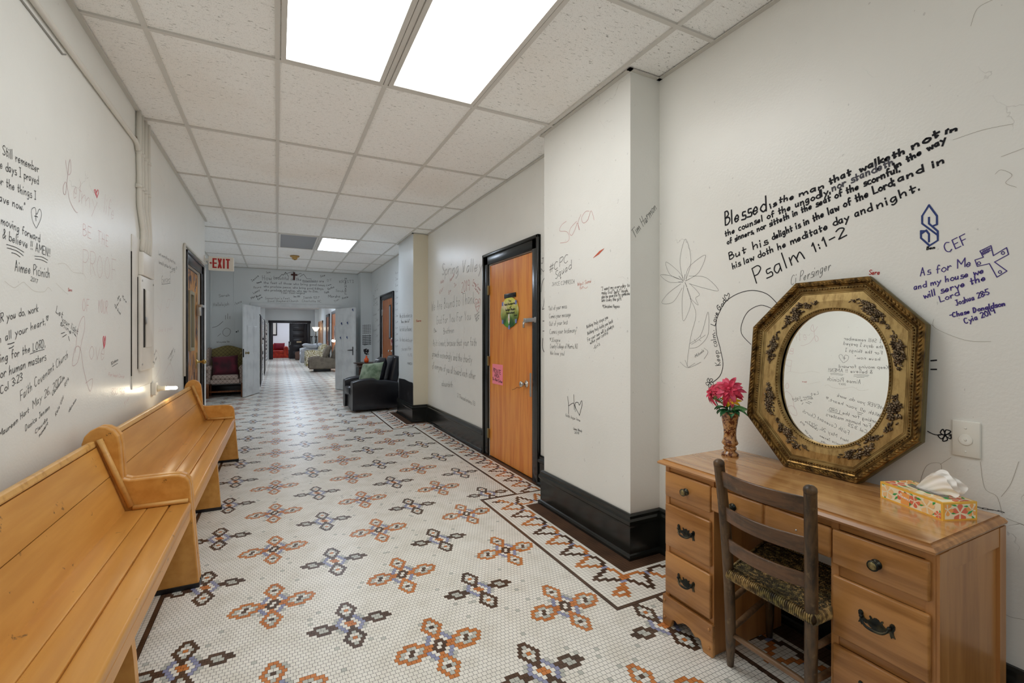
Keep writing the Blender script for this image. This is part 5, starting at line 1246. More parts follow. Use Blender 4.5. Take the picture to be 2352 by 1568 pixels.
# ------------------------------------------------------------------ handwriting: a single-stroke alphabet, drawn on the walls as thin ink ribbons
# each glyph: width, strokes; a point is two base-16 digits (x, y), baseline y=3, x-height y=7, capitals y=b; '~' strokes are smoothed
GL = {
'A':(5,'03 2b 43/16 36'),'B':(4,'0b 03/~0b 2b 39 28 07/~07 37 45 23 03'),'C':(5,'~4a 2b 09 05 23 44'),'D':(5,'0b 03/~0b 2b 47 23 03'),'E':(4,'4b 0b 03 43/07 37'),'F':(4,'4b 0b 03/07 37'),
'G':(5,'~4a 2b 08 04 23 45 47/27 47'),'H':(5,'0b 03/4b 43/07 47'),'I':(4,'0b 3b/2b 23/03 33'),'J':(4,'1b 4b/~3b 35 23 04'),'K':(4,'0b 03/4b 07 43'),'L':(4,'0b 03 43'),'M':(6,'03 0b 36 6b 63'),
'N':(5,'03 0b 43 4b'),'O':(5,'~2b 08 05 23 45 48 2b'),'P':(4,'0b 03/~0b 3b 49 27 07'),'Q':(5,'~2b 08 05 23 45 48 2b/25 53'),'R':(4,'0b 03/~0b 3b 49 27 07/17 43'),'S':(4,'~4a 2b 09 27 45 23 04'),'T':(5,'0b 5b/2b 23'),
'U':(5,'~0b 05 23 45 4b'),'V':(5,'0b 23 4b'),'W':(7,'0b 23 39 53 7b'),'X':(5,'0b 43/4b 03'),'Y':(5,'0b 27 4b/27 23'),'Z':(4,'0b 4b 03 43'),
'a':(4,'~37 17 05 13 35/37 33'),'b':(4,'0b 03/~06 27 45 23 04'),'c':(3,'~37 17 05 13 33'),'d':(4,'4b 43/~46 27 05 23 44'),'e':(4,'~05 35 27 05 13 34'),'f':(3,'~3a 2b 19 13/07 37'),
'g':(4,'~37 17 05 13 35/~37 32 10 01'),'h':(4,'0b 03/~05 27 36 33'),'i':(1,'07 03/09 0a'),'j':(2,'~17 12 00/19 1a'),'k':(3,'0b 03/37 05 33'),'l':(1,'0b 03'),'m':(6,'07 03/~05 27 33/~35 57 63'),
'n':(4,'07 03/~05 27 36 33'),'o':(4,'~27 05 23 45 27'),'p':(4,'07 00/~06 27 45 23 04'),'q':(4,'~37 17 05 13 35/37 30 41'),'r':(3,'07 03/~05 27 36'),'s':(3,'~37 17 15 35 33 03'),'t':(3,'1a 13 24/07 37'),
'u':(4,'~07 04 13 35/37 33'),'v':(4,'07 23 47'),'w':(5,'07 13 26 43 57'),'x':(4,'07 33/37 03'),'y':(4,'07 24/47 00'),'z':(3,'07 37 03 33'),
'0':(4,'~2b 08 05 23 45 48 2b'),'1':(2,'09 1b 13'),'2':(4,'~0a 2b 49 26 03/03 43'),'3':(4,'~0a 2b 49 17/~17 45 23 04'),'4':(4,'3b 06 46/3b 33'),'5':(4,'4b 0b 07/~07 27 45 23 04'),'6':(4,'~3b 08 04 23 45 27 05'),
'7':(4,'0b 4b 13'),'8':(4,'~2b 0a 27 45 23 05 27 4a 2b'),'9':(4,'~47 17 09 2b 49 43'),'.':(1,'03 04'),',':(1,'04 02'),':':(1,'04 05/07 08'),';':(1,'04 02/07 08'),'!':(1,'0b 06/03 04'),'"':(2,'0b 09/1b 19'),"'":(1,'0b 09'),
'-':(3,'07 37'),'&':(4,'~43 1a 2b 39 05 13 46'),'#':(5,'13 2b/33 4b/06 56/09 59'),'?':(4,'~0a 2b 49 26 25/23 24'),'+':(4,'25 29/07 47'),'=':(4,'06 46/08 48'),'@':(5,'~25 06 1a 48 33 05'),
'<':(5,'~26 0a 1b 29 3b 4a 26'),}      # '<' draws a heart
def smooth(pts, n=5):
    if len(pts) < 3: return pts
    out = []; P_ = [pts[0]]+pts+[pts[-1]]
    closed = (Vector(pts[0])-Vector(pts[-1])).length < 1e-6
    if closed: P_[0] = pts[-2]; P_[-1] = pts[1]
    for i in range(1, len(P_)-2):
        p0, p1, p2, p3 = (Vector(q) for q in P_[i-1:i+3])
        for k in range(n):
            t_ = k/n; out.append(tuple(.5*((2*p1)+(p2-p0)*t_+(2*p0-5*p1+4*p2-p3)*t_*t_+(3*p1-p0-3*p2+p3)*t_**3)))
    out.append(tuple(pts[-1])); return out
def layout(text, jit, rs, narrow=1.0):
    """list of polylines in em units (cap height 8) and the total width"""
    x = 0; L = []
    for ch in text:
        if ch == ' ': x += 4.0; continue
        g = GL.get(ch) or GL['-']; dy = rs.uniform(-1, 1)*jit; sc = 1+rs.uniform(-1, 1)*jit*.12
        for s_ in g[1].split('/'):
            sm = s_[0] == '~'; s_ = s_.lstrip('~'); pts = [(int(q[0], 16), int(q[1], 16)-3) for q in s_.split()]
            if sm: pts = smooth(pts)
            L.append([(x+p[0]*sc*narrow, p[1]*sc+dy) for p in pts])
        x += g[0]*narrow+1.5
    return L, max(x-1.5, 1)
class Ink:
    """a set of strokes on one wall plane; S: ('X', x, sign to the room) or ('Y', y, sign)"""
    def __init__(s, S, off=.0010): s.S = S; s.mb = MB(); s.rs = random.Random(len(bpy.data.objects)); s.off = off; s.k = 0
    def w(s, px, py): return atX(px, py, s.S[1]) if s.S[0] == 'X' else atY(px, py, s.S[1])
    def basis(s):
        return (Vector((0, -1, 0)) if s.S[2] < 0 else Vector((0, 1, 0)), Vector((s.S[2], 0, 0))) if s.S[0] == 'X' else (Vector((1, 0, 0)), Vector((0, s.S[2], 0)))
    def ribbon(s, pts, wd):
        run = [pts[0]]
        for k in range(1, len(pts)):
            run.append(pts[k])
            if k < len(pts)-1:
                a, c_ = pts[k]-pts[k-1], pts[k+1]-pts[k]
                if a.length > 1e-9 and c_.length > 1e-9 and a.normalized().dot(c_.normalized()) < .45: s.piece(run, wd); run = [pts[k]]
        s.piece(run, wd)
    def piece(s, pts, wd):
        R, N = s.basis(); U = Vector((0, 0, 1)); P_ = [Vector((p.dot(R), p.z)) for p in pts]; Q = [P_[0]]
        o = N*(s.off+.00003*(s.k % 7)); s.k += 1; keep = [pts[0]]
        for p, q in zip(pts[1:], P_[1:]):
            if (q-Q[-1]).length > wd*.25: Q.append(q); keep.append(p)
        if len(Q) < 2: Q = [P_[0], P_[0]+Vector((wd*.6, wd*.3))]; keep = [pts[0], pts[0]+R*wd*.6+U*wd*.3]
        vv = []
        for i, p in enumerate(keep):
            a = Q[i]-Q[i-1] if i else Q[1]-Q[0]; c_ = Q[i+1]-Q[i] if i < len(Q)-1 else a
            d = a.normalized()+c_.normalized(); d = d.normalized() if d.length > .2 else a.normalized(); n_ = Vector((-d.y, d.x))*wd/2
            e = Vector((0, 0))
            if i == 0: e = -d*wd*.4
            if i == len(keep)-1: e = d*wd*.4
            for sg in (1, -1): m_ = n_*sg+e; vv.append(p+R*m_.x+U*m_.y+o)
        s.mb.add(vv, [(2*i, 2*i+1, 2*i+3, 2*i+2) for i in range(len(keep)-1)])
    def text(s, txt, x0, y0, x1, y1, h, wd=.004, slant=.08, jit=.35, narrow=1.0):
        wd *= .82
        R, N = s.basis(); U = Vector((0, 0, 1)); p0, p1 = s.w(x0, y0), s.w(x1, y1); top = s.w(x0, y0-h); H = (top-p0).length
        L, W_ = layout(txt, jit, s.rs, narrow); d = p1-p0; kx = d.length/W_; d.normalize(); a, b_ = d.dot(R), d.z; up = R*(-b_)+U*a; ky = H/8
        if abs(x1-x0) < abs(y1-y0)*.5: ky = H/8
        for pl in L: s.ribbon([p0+d*(x*kx+y*ky*slant)+up*(y*ky) for x, y in pl], wd)
        return s
    def line(s, pts, wd=.003, sm=True):
        q = [tuple(p) for p in pts]; q = smooth(q, 6) if sm else q; s.ribbon([s.w(*p) for p in q], wd); return s
    def done(s, parent, m, label=None, name='handwriting'):
        return part(name, s.mb, m, parent, label)
SL, SR, SP, SD, SP2, SE, SN = ('X', XL, 1), ('X', 2.112, -1), ('X', XP, -1), ('X', XR, -1), ('X', XP-.01, -1), ('Y', YE, -1), ('Y', P1[0], -1)
def crop(sx, ox, oy): return lambda pts: [(ox+x/sx, oy+y/sx) for x, y in pts]

# left wall
i = Ink(SL)
for q in (('I Still remember', -8, 348, 89, 397, 20), ('the days I prayed', -14, 380, 88, 424, 19), ('For the things I', -14, 418, 83, 459, 19), ('have now."', -10, 459, 58, 485, 18), ('Keep moving forward', -38, 494, 91, 556, 19),
          ('& believe !! AMEN!!', 6, 547, 115, 590, 19)): i.text(*q[:5], q[5]*1.18, .0031, .06, .3)
for q in (((14,561),(36,568),(54,579)), ((16,569),(38,576),(53,587)), ((26,580),(36,583),(46,590)), ((79,588),(96,590),(109,597)), ((80,594),(96,597),(108,603))): i.line(q, .0022)
i.line([(82,523),(74,505),(72,482),(80,477),(84,492),(90,480),(95,490),(92,506),(83,524)], .0022); i.line([(82,490),(82,507)], .003); i.line([(79,496),(86,498)], .003)
i.done(W_left, M_ink, 'black quote beginning I still remember')
i = Ink(SL); i.text('Aimee Picinich', 34, 622, 114, 638, 25, .0031, .05, .3).text('2017', 70, 644, 86, 651, 10, .0022); i.done(W_left, M_ink, 'name Aimee Picinich, 2017')
i = Ink(SL)
for q in (('whatEVER you do, work', -62, 758, 87, 715, 19), ('With all your heart,<', -32, 800, 112, 741, 18), ('working for the LORD,', -34, 844, 104, 796, 19), ('For human masters', -8, 872, 105, 826, 20), ('Col 3:23', 1, 905, 51, 872, 16)): i.text(*q[:5], q[5]*1.15, .0031, .15, .3)
i.line([(68,813),(86,806),(101,802)], .0022); i.line([(17,790),(24,789),(32,786)], .003); i.line([(20,800),(26,798),(31,794)], .003); i.done(W_left, M_ink, 'black verse ending Col 3:23')
i = Ink(SL)
for q in (('Faith Covenant Church', 47, 920, 156, 820, 22), ('May 26, 2017', 75, 939, 140, 880, 18), ('Maureen Hart', -2, 1006, 66, 946, 15), ('Danica Jensen', 58, 990, 114, 938, 13), ('Claudia', 81, 996, 109, 964, 9), ('nowert', 90, 1004, 110, 974, 9), ('Kala Uff', 128, 955, 146, 914, 8), ('danson', 158, 947, 175, 918, 8), ('RTA', 149, 889, 158, 872, 8), ('Louisdanville', 120, 908, 148, 868, 8)): i.text(*q, .0027, .25, .5)
i.done(W_left, M_ink, 'names and date of a church group, May 26, 2017')
i = Ink(SL); i.text('Let', 128, 717, 143, 731, 17, .0028).text('your light', 141, 737, 178, 768, 16, .0027).text('shine', 138, 745, 163, 768, 13, .0027); i.line([(140,766),(148,763)], .003).line([(143,774),(152,768)], .003).line([(159,782),(157,772)], .003).line([(174,772),(170,766)], .003); i.done(W_left, M_ink, 'slanting words let your light shine')
i = Ink(SL); i.line([(150,368),(156,400),(163,392),(160,366),(155,405),(150,445),(145,440),(146,425),(152,420),(160,460),(172,484),(178,488)], .0026); i.text('et', 168, 452, 184, 468, 60, .0024, .1, .2, .8).text('my', 187, 466, 222, 486, 48, .0024, .15).text('life', 238, 487, 261, 507, 46, .0024, .2)
i.text('PROOF', 190, 628, 266, 645, 56, .0024, .05, .3); i.line([(172,810),(180,750),(192,726),(194,752),(186,790),(178,830),(166,838),(172,800),(184,800),(192,850),(206,898),(212,870),(196,880)], .0024).text('ove', 204, 822, 240, 826, 60, .0024, .08)
i.done(W_left, M_inkfaint, 'faint swirling line Let my life be the proof of your love')
i = Ink(SL); i.text('BE', 190, 540, 209, 549, 27, .0026).text('THE', 224, 555, 248, 568, 27, .0026).text('OF', 189, 714, 204, 714, 28, .0026).text('YOUR', 225, 717, 246, 720, 30, .0026).text('For kept Christ', 249, 863, 285, 868, 8, .002).text('800 903', 256, 905, 286, 905, 14, .002).text('Tim', 286, 935, 296, 915, 10, .002); i.done(W_left, M_inkpinkf, 'faded pink capitals')
i = Ink(SL); i.line([(222,452),(216,438),(219,436),(221,442),(224,436),(226,442),(222,454)], .006).line([(221,448),(220,440)], .012); i.line([(238,796),(236,780),(238,772),(240,782),(242,772),(242,786),(238,800)], .006).line([(239,795),(239,778)], .014); i.done(W_left, mat('red_heart_ink', srgb(220,96,110), .5), 'two small red hearts')
i = Ink(SL)
for q in (('Let everything that has', 364, 585, 402, 606, 9), ('breath praise the Lord', 365, 605, 400, 621, 9), ('Genord', 371, 650, 390, 648, 17), ('Hngo', 391, 631, 406, 616, 10), ('Jose', 270, 690, 274, 680, 6), ('Lov R', 266, 706, 277, 690, 6), ('To God', 262, 703, 276, 722, 6), ('Kyle', 281, 682, 290, 696, 6), ('SCathrin', 255, 838, 271, 828, 7), ('name', 386, 826, 396, 806, 7), ('John R', 390, 835, 402, 808, 7), ('Brk', 353, 820, 359, 806, 7), ('May Ann', 352, 840, 360, 822, 7), ('Sam', 392, 820, 399, 800, 6)): i.text(*q, .003, .1, .5)
i.line([(371,653),(391,650)], .003).line([(257,842),(270,834)], .003); i.done(W_left, M_ink, 'small black notes round the electrical panel')
i = Ink(SL); i.text('Sara', 156, 668, 165, 669, 7, .0025); i.done(W_left, M_inkred, 'small red name Sara')
i = Ink(SL); i.text('You', 364, 740, 404, 680, 40, .002).text('God is great', 364, 762, 396, 757, 10, .0018).line([(352,830),(360,805),(368,840),(356,870)], .0018).line([(376,860),(390,835),(400,860)], .0018).text('JOY', 380, 890, 402, 880, 20, .0018); i.done(W_left, M_inkfaint)

# near pilaster, corridor face and near face
i = Ink(SP); i.line([(1301,508),(1290,517),(1286,530),(1302,532),(1308,545),(1303,555),(1287,558)], .0018).line([(1325,508),(1312,522),(1308,535),(1314,540),(1322,524),(1326,512),(1332,528)], .0018).line([(1335,492),(1328,510),(1330,528)], .0018).line([(1354,485),(1345,486),(1336,500),(1340,512),(1350,505),(1358,484),(1365,505)], .0018); i.done(W_pil, M_inkred, 'large thin red Sara')
i = Ink(SP)
for k in range(7): i.line([(1363+k*2.0, 592-k*1.3), (1378+k*1.6, 576-k*.9)], .0035, False)
i.text('Want Some', 1326, 657, 1358, 648, 8, .0022, .2, .5).text('fun', 1332, 665, 1341, 661, 8, .0022).line([(1342,660),(1346,662),(1350,658)], .002); i.done(W_pil, mat('orange_red_ink', srgb(190,90,66), .5), 'red scribble and note')
i = Ink(SP); i.text('#CPC', 1262, 627, 1306, 601, 17, .0042, .25, .4).text('Squad', 1276, 641, 1312, 616, 17, .004, .3, .4); i.done(W_pil, M_inkthin, 'bold # CPC Squad')
i = Ink(SP)
for q in (('JAYCE CIMPRICH', 1268, 657, 1320, 650, 8), ('"Out of your mess', 1260, 713, 1302, 707, 10), ('Comes your message', 1262, 731, 1311, 726, 10), ('Out of your test', 1262, 748, 1304, 744, 10), ('Comes your testimony"', 1263, 767, 1326, 763, 11), ('<JGagne', 1263, 785, 1287, 785, 9), ('County College of Morris, NJ', 1264, 799, 1327, 800, 10), ('We love you!', 1264, 814, 1297, 816, 9)): i.text(*q, .0025, .03, .3)
i.done(W_pil, M_inkthin, 'thin black verse Out of your mess comes your message')
i = Ink(SP)
for q in (('"I want my everyday to', 1381, 667, 1446, 658, 8), ('make God "belly" laugh,', 1382, 676, 1443, 670, 8), ('glad he gave life to someone', 1382, 685, 1447, 677, 8), ('who loves the gift."', 1382, 693, 1430, 689, 8), ('<Christina Pappas', 1384, 707, 1423, 706, 7), ('Nothing truly stops you', 1348, 754, 1397, 731, 8), ('Nothing truly holds you back', 1350, 769, 1408, 740, 8), ('For your own will is always', 1350, 784, 1410, 751, 8), ('within your control', 1356, 791, 1397, 766, 8), ('-Kris', 1365, 804, 1378, 792, 9)): i.text(*q, .0026, .12, .4)
i.done(W_pil, M_ink, 'small black quotes')
i = Ink(SP); i.line([(1304,910),(1306,930),(1306,950)], .004).line([(1318,906),(1319,940)], .004).line([(1306,932),(1318,926),(1322,945)], .004).line([(1331,953),(1322,935),(1322,925),(1328,924),(1331,930),(1336,920),(1337,930),(1331,954)], .004).text('faith hope love', 1299, 956, 1333, 968, 7, .0022, .1, .5).text('-James Woody', 1316, 986, 1337, 992, 6, .002).text('2018', 1320, 995, 1330, 997, 5, .002); i.done(W_pil, M_ink, 'heart doodle with faith hope love')
i = Ink(SN); i.text('Tim Harmon', 1458, 546, 1508, 478, 19, .003, .3, .6); i.done(W_pil, M_ink, 'signature Tim Harmon')
# wall by the orange door
i = Ink(SD)
for q in (('We Are Bound to Thank', 991, 714, 1090, 696, 22), ('God For You For You', 1003, 744, 1082, 734, 18), ('Brethren', 1019, 767, 1043, 764, 14), ('As it is meet, because that your faith', 995, 794, 1095, 794, 15), ('groweth exceedingly, and the charity', 993, 818, 1084, 834, 15), ('of everyone of you all toward each other', 993, 846, 1092, 871, 15), ('aboundeth', 1015, 886, 1040, 889, 13), ('2 Thessalonians 1:3', 1051, 911, 1091, 932, 9)): i.text(*q, .0048, .02, .35)
i.done(W_door, mat('grey_black_marker', srgb(62,62,64), .5), 'grey marker verse We are bound to thank God for you')
i = Ink(SD)
for dx, dy in ((0, 0), (1.2, -1.4)): i.text('Spring Valley', 1015+dx, 632+dy, 1107+dx, 622+dy, 25, .004, .05, .3)
i.done(W_door, M_inkgrey, 'faded outlined words Spring Valley')
i = Ink(SD); i.text('2019', 1060, 671, 1078, 666, 24, .005).text('Abby', 1012, 652, 1020, 646, 7, .004).text('Hannah', 1034, 648, 1044, 632, 8, .004).text('Kay', 1010, 676, 1018, 663, 8, .004).text('Em', 1031, 676, 1036, 668, 8, .004).text('Jo', 1043, 660, 1048, 655, 8, .004).text('Camp Crew', 1086, 648, 1103, 668, 8, .004).text('in Jesus', 1085, 656, 1100, 675, 7, .004)
i.line([(1096,715),(1091,700),(1092,688),(1097,688),(1098,694),(1101,686),(1104,690),(1102,702),(1096,716)], .004).text('God', 1093, 700, 1101, 696, 6, .004).text('love', 1093, 707, 1101, 703, 6, .004); i.done(W_door, M_inkred, 'red names, 2019 and a heart')
i = Ink(SD); i.text('Emma', 1091, 728, 1101, 717, 5, .004).text('Kate', 1093, 734, 1101, 724, 5, .004).text('Sue', 1094, 739, 1100, 731, 5, .004).text('Kim', 997, 758, 1001, 760, 5, .004).text('Lee', 997, 763, 1003, 762, 5, .004); i.done(W_door, M_ink)
i = Ink(SD); i.text('Julia', 1243, 606, 1272, 598, 12, .005).text('Mint', 1243, 630, 1275, 622, 13, .005); i.line([(1252,636),(1246,648),(1243,670)], .006).line([(1251,676),(1249,700),(1246,710),(1251,708)], .006).line([(1247,737),(1252,737)], .006).line([(1247,760),(1252,760)], .006).line([(1247,777),(1246,795),(1249,806),(1253,810)], .008); i.done(W_door, M_ink, 'bold letters half hidden behind the pilaster')
# far pilaster, far right wall, end pilaster
i = Ink(SP2)
for q in (('Why do the nations say', 918, 730, 947, 728, 10), ('"Where is their God?"', 921, 742, 941, 740, 7), ('Our God is in Heaven;', 918, 760, 946, 760, 11)): i.text(*q, .0055, 0, .3)
i.text('MARIA', 936, 837, 947, 838, 5, .006); i.done(W_pil2, M_inkthin, 'black lines Our God is in heaven')
i = Ink(SP2); i.text('He does whatever', 918, 783, 947, 786, 10, .005).text('pleases Him', 923, 805, 944, 804, 9, .005).text('Ps 115', 937, 818, 946, 818, 6, .005); i.done(W_pil2, M_inkgrey)
i = Ink(('Y', P2[0]-.004, -1)); i.text('Sara', 956, 739, 967, 738, 4.5, .006); i.done(W_pil2n, M_inkred, 'small red Sara')
i = Ink(SD)
for k in range(9): i.text('Amen Joy Lord'[k % 3*5:k % 3*5+4], 858+(k % 3)*5, 690+k*12, 866+(k % 3)*4, 686+k*12, 6, .008)
i.text('NYC', 858, 688, 869, 660, 12, .009).text('2021', 858, 702, 870, 690, 10, .009)
for k in range(13): i.text('Ann Joe Sue'[k % 3*4:k % 3*4+3], 908, 630+k*14, 914, 628+k*14, 6, .006)
i.done(W_far, M_inkgrey, 'scattered grey names beside the striped door')
i = Ink(('Y', 11.9, -1))
for k in range(6): i.text('be still and know that I am', 833, 748+k*3.6, 852, 747+k*3.6, 2.2, .006)
i.done(W_epil, M_inkgrey)
i = Ink(('Y', 11.9, -1))
for k in range(6): i.text('the Lord is near to all who', 833, 772+k*3.9, 852, 771+k*3.9, 2.6, .008)
i.text('John', 836, 794, 845, 791, 4, .007); i.done(W_epil, M_inkthin, 'block of small black writing')
# end wall
i = Ink(SE)
for q in (('How', 603, 643, 624, 643, 11), ('beautiful on the', 629, 641, 692, 645, 7.5), ('mountains are', 695, 646, 744, 648, 6), ('the feet of those who bring good news,', 606, 651, 747, 657, 5.5), ('who proclaim peace, who bring good tidings,', 606, 659.5, 743, 665, 5), ('who proclaim salvation, who say to Zion,', 607, 668, 731, 671, 5), ('"Your God reigns!"', 643, 674, 703, 675, 5), ('Isaiah 52:7', 697, 685, 733, 685, 4.5), ('June 2021', 674, 682, 689, 682, 3), ('KRISTI', 780, 650, 813, 649, 6)): i.text(*q, .0072, .02, .3)
for k, ch in enumerate('MICHAEL'): i.text(ch, 792, 642+k*5.2+(2 if k else 0), 796, 642+k*5.2+(2 if k else 0), 4, .0085)
i.line([(695,647.5),(728,647.5)], .008); i.done(W_end, mat('dark_grey_marker', srgb(70,70,76), .5), 'long marker scripture How beautiful on the mountains')
i = Ink(SE)
for q in (("Samaritan's Feet", 609, 687, 665, 687, 5), ('Good Shepherd Church', 615, 693, 685, 693, 4.6), ('Charlotte NC', 694, 693, 738, 694, 5), ('DT', 752, 646, 762, 645, 4.5), ('Reyna', 583, 662, 600, 661, 4.5), ('Sarah', 771, 669, 789, 671, 5), ('Tran', 769, 694, 779, 688, 4), ('Jess', 612, 628, 621, 626, 4)): i.text(*q, .0066, .05, .3)
i.done(W_end, M_inkgrey)
i = Ink(SE)
for q in (('Jenna', 579, 647, 595, 634, 4.5), ('Amanda', 590, 651, 601, 648, 3), ('Lanny', 583, 675, 597, 667, 4.5), ('Mary', 578, 687, 590, 680, 4.5), ('Nicole', 590, 683, 600, 678, 3.5), ('Kara', 593, 689, 603, 683, 4.5), ('Gee', 737, 637, 747, 633, 4.5), ('Cara', 750, 657, 761, 654, 3), ('Retha', 754, 666, 768, 660, 4.5), ('Faith', 746, 674, 756, 672, 4.5), ('Marsha', 754, 683, 781, 683, 6), ('Annie', 786, 687, 800, 683, 4.5)): i.text(*q, .007, .1, .4)
i.line([(641,637),(648,629.5),(650.5,632),(656,625),(663,635)], .008, False).line([(656,626),(655,632)], .006, False).line([(659,628),(669,624.5),(675,624)], .008, False).line([(683,631.5),(690,627.5),(693,629.5)], .008, False).line([(689,635),(697.5,629.5),(705,640),(715,640)], .008, False).line([(641,637),(632,637)], .007, False)
i.done(W_end, M_ink, 'names and a mountain line drawing round the cross')
i = Ink(SE); i.text('Sarah', 503, 682, 528, 680, 6, .008).text('Hallelujah', 490, 703, 526, 701, 8, .006).line([(488,752),(500,748),(512,738)], .010).line([(518,733),(518,724)], .008, False).line([(523,732),(523,720)], .008, False).line([(528,732),(528,726)], .008, False).line([(512,760),(520,753),(529,758),(527,768),(520,772),(513,768),(512,760)], .008).line([(500,772),(507,766)], .008).text('let us praise Him', 498, 787, 527, 786, 4, .006).text('Peace', 540, 700, 556, 694, 6, .006)
i.done(W_end, M_inkgrey, 'faint drawings above the wing chair')
i = Ink(SE); i.text('el', 542, 763, 548, 762, 4, .012); i.done(W_end, M_ink)

# right wall above the desk
c3 = crop(2.177, 1500, 280)
i = Ink(SR)
for txt, x0, y0, x1, y1, h, wd in (('Blessed', 362, 516, 566, 446, 84, .0085), ('is', 590, 432, 618, 415, 32, .0075), ('the', 632, 405, 706, 385, 38, .0075), ('man', 733, 372, 860, 328, 34, .0078), ('that', 885, 312, 992, 262, 42, .008), ('walketh', 1036, 250, 1262, 156, 40, .0085), ('not', 1300, 138, 1436, 68, 46, .0085), ('in', 1466, 58, 1526, 40, 26, .0085),
    ('the counsel of the ungodly,', 362, 572, 890, 355, 36, .0068), ('of sinners, nor sitteth in the seat of the scornful.', 372, 612, 1238, 246, 34, .0068), ('in the way', 1212, 232, 1466, 96, 38, .0072), ('But his', 384, 688, 575, 608, 44, .0066), ('delight is in the law of the Lord;', 598, 590, 1212, 312, 40, .0068), ('and in', 1228, 300, 1462, 204, 44, .0072),
    ('his law doth he meditate day and', 400, 734, 1098, 440, 38, .0062), ('night.', 1124, 434, 1340, 336, 50, .0062), ('Psalm', 518, 806, 758, 682, 84, .0062), ('1:1-2', 806, 652, 968, 568, 58, .0062)):
    (a, b_), (c_, d) = c3([(x0, y0), (x1, y1)]); i.text(txt, a, b_, c_, d, h/2.177*(.80 if txt != 'Psalm' else .92), wd*1.1, .04, .35)
i.done(W_desk, M_ink, 'large bold psalm Blessed is the man')
i = Ink(SR); (a, b_), (c_, d) = c3([(898, 345), (1205, 212)]); i.text('nor standeth', a, b_, c_, d, 17, .0072, .04, .35); i.done(W_desk, mat('drying_grey_marker', srgb(84,84,92), .5, spec=.08))
i = Ink(SR)
for pl in ([(152,797),(135,690),(163,585),(190,690),(165,790)], [(165,785),(180,725),(262,665),(230,750),(172,790)], [(180,770),(265,778),(328,842),(262,832),(180,808)], [(185,808),(232,860),(214,880),(226,915),(188,880),(170,830)], [(155,815),(145,900),(153,995),(190,905),(172,830)], [(140,808),(75,858),(45,905),(100,900),(146,830)], [(142,800),(80,800),(38,765),(92,770),(142,790)], [(142,790),(85,762),(65,700),(122,742),(152,780)],
    [(185,880),(215,960),(192,1060),(176,1160),(170,1222)], [(185,1108),(240,1062),(275,950),(276,1060),(230,1120),(184,1132)], [(192,1112),(220,1095),(262,1065)], [(212,1098),(206,1085)], [(230,1088),(240,1095)], [(240,1080),(236,1068)], [(136,1200),(176,1228),(240,1200)], [(176,1226),(160,1190)], [(178,1226),(210,1205)], [(255,1130),(275,1150),(255,1185)]): i.line(c3(pl), .0013)
for pl in ([(150,795),(130,770)], [(156,792),(160,762)], [(162,795),(182,785)], [(160,802),(170,825)], [(150,800),(128,800)]): i.line(c3(pl), .0022)
(a, b_), (c_, d) = c3([(210, 1182), (256, 1146)]); i.text('-Michaela', a, b_, c_, d, 7, .0016, .2, .3); (a, b_), (c_, d) = c3([(690, 815), (888, 738)]); i.text('Ci Persinger', a, b_, c_, d, 20, .0018, .4, .6)
i.done(W_desk, M_inkthin, 'thin pen lily drawing and signature')
i = Ink(SR); i.line(c3([(298,1302),(335,1268),(350,1212),(338,1140),(318,1060),(316,1000),(335,945),(370,892),(430,856),(500,842),(570,860),(622,908)]), .0034).line(c3([(600,935),(540,916),(478,945),(445,1005),(444,1060),(490,1112)]), .0030)
for an in range(5):
    cx, cy = c3([(284, 1303)])[0]; a = an*1.256+.3; i.line([(cx, cy), (cx+7*math.cos(a-.4), cy+9*math.sin(a-.4)), (cx+9*math.cos(a+.3), cy+11*math.sin(a+.3)), (cx, cy)], .003)
    cx, cy = 2171, 999; i.line([(cx, cy), (cx+12*math.cos(a-.45), cy+12*math.sin(a-.45)), (cx+16*math.cos(a+.35), cy+14*math.sin(a+.35)), (cx, cy)], .0036)
i.line([(2131,990),(2145,997),(2160,999)], .003).line([(2180,1001),(2190,996)], .003); i.text('Keep calm..', 1656, 838, 1641, 757, 14, .003, .05, .3).text('Love', 1642, 748, 1650, 718, 13, .0038, .05).text('God', 1653, 713, 1668, 692, 12, .0046, .05); i.line(c3([(372,893),(360,878),(358,864),(370,868),(376,856),(382,866),(372,893)]), .003)
i.line([(2139,828),(2151,827)], .005, False).line([(2139,848),(2151,848)], .005, False); i.done(W_desk, M_ink, 'swirling pen line with Keep calm, love God')
i = Ink(SR); (a, b_), (c_, d) = c3([(1080, 763), (1133, 761)]); i.text('Sara', a, b_, c_, d, 10, .0032); i.done(W_desk, M_inkred, 'small red Sara above the mirror')
i = Ink(SR)
for pl in ([(1380,416),(1346,470),(1346,508),(1424,566),(1424,592),(1383,618),(1340,580),(1340,545),(1362,545)], [(1380,416),(1420,470),(1420,512),(1400,520)], [(1380,478),(1380,508),(1424,546),(1424,570)], [(1340,560),(1366,542),(1380,560),(1380,598)], [(1346,490),(1346,470)]): i.line(c3(pl), .0062, False)
i.done(W_desk, M_inkblue, 'blue pointed letter S')
i = Ink(SR); i.text('Ben', 2129, 573, 2148, 571, 7, .004); i.done(W_desk, M_ink)
i = Ink(SR)
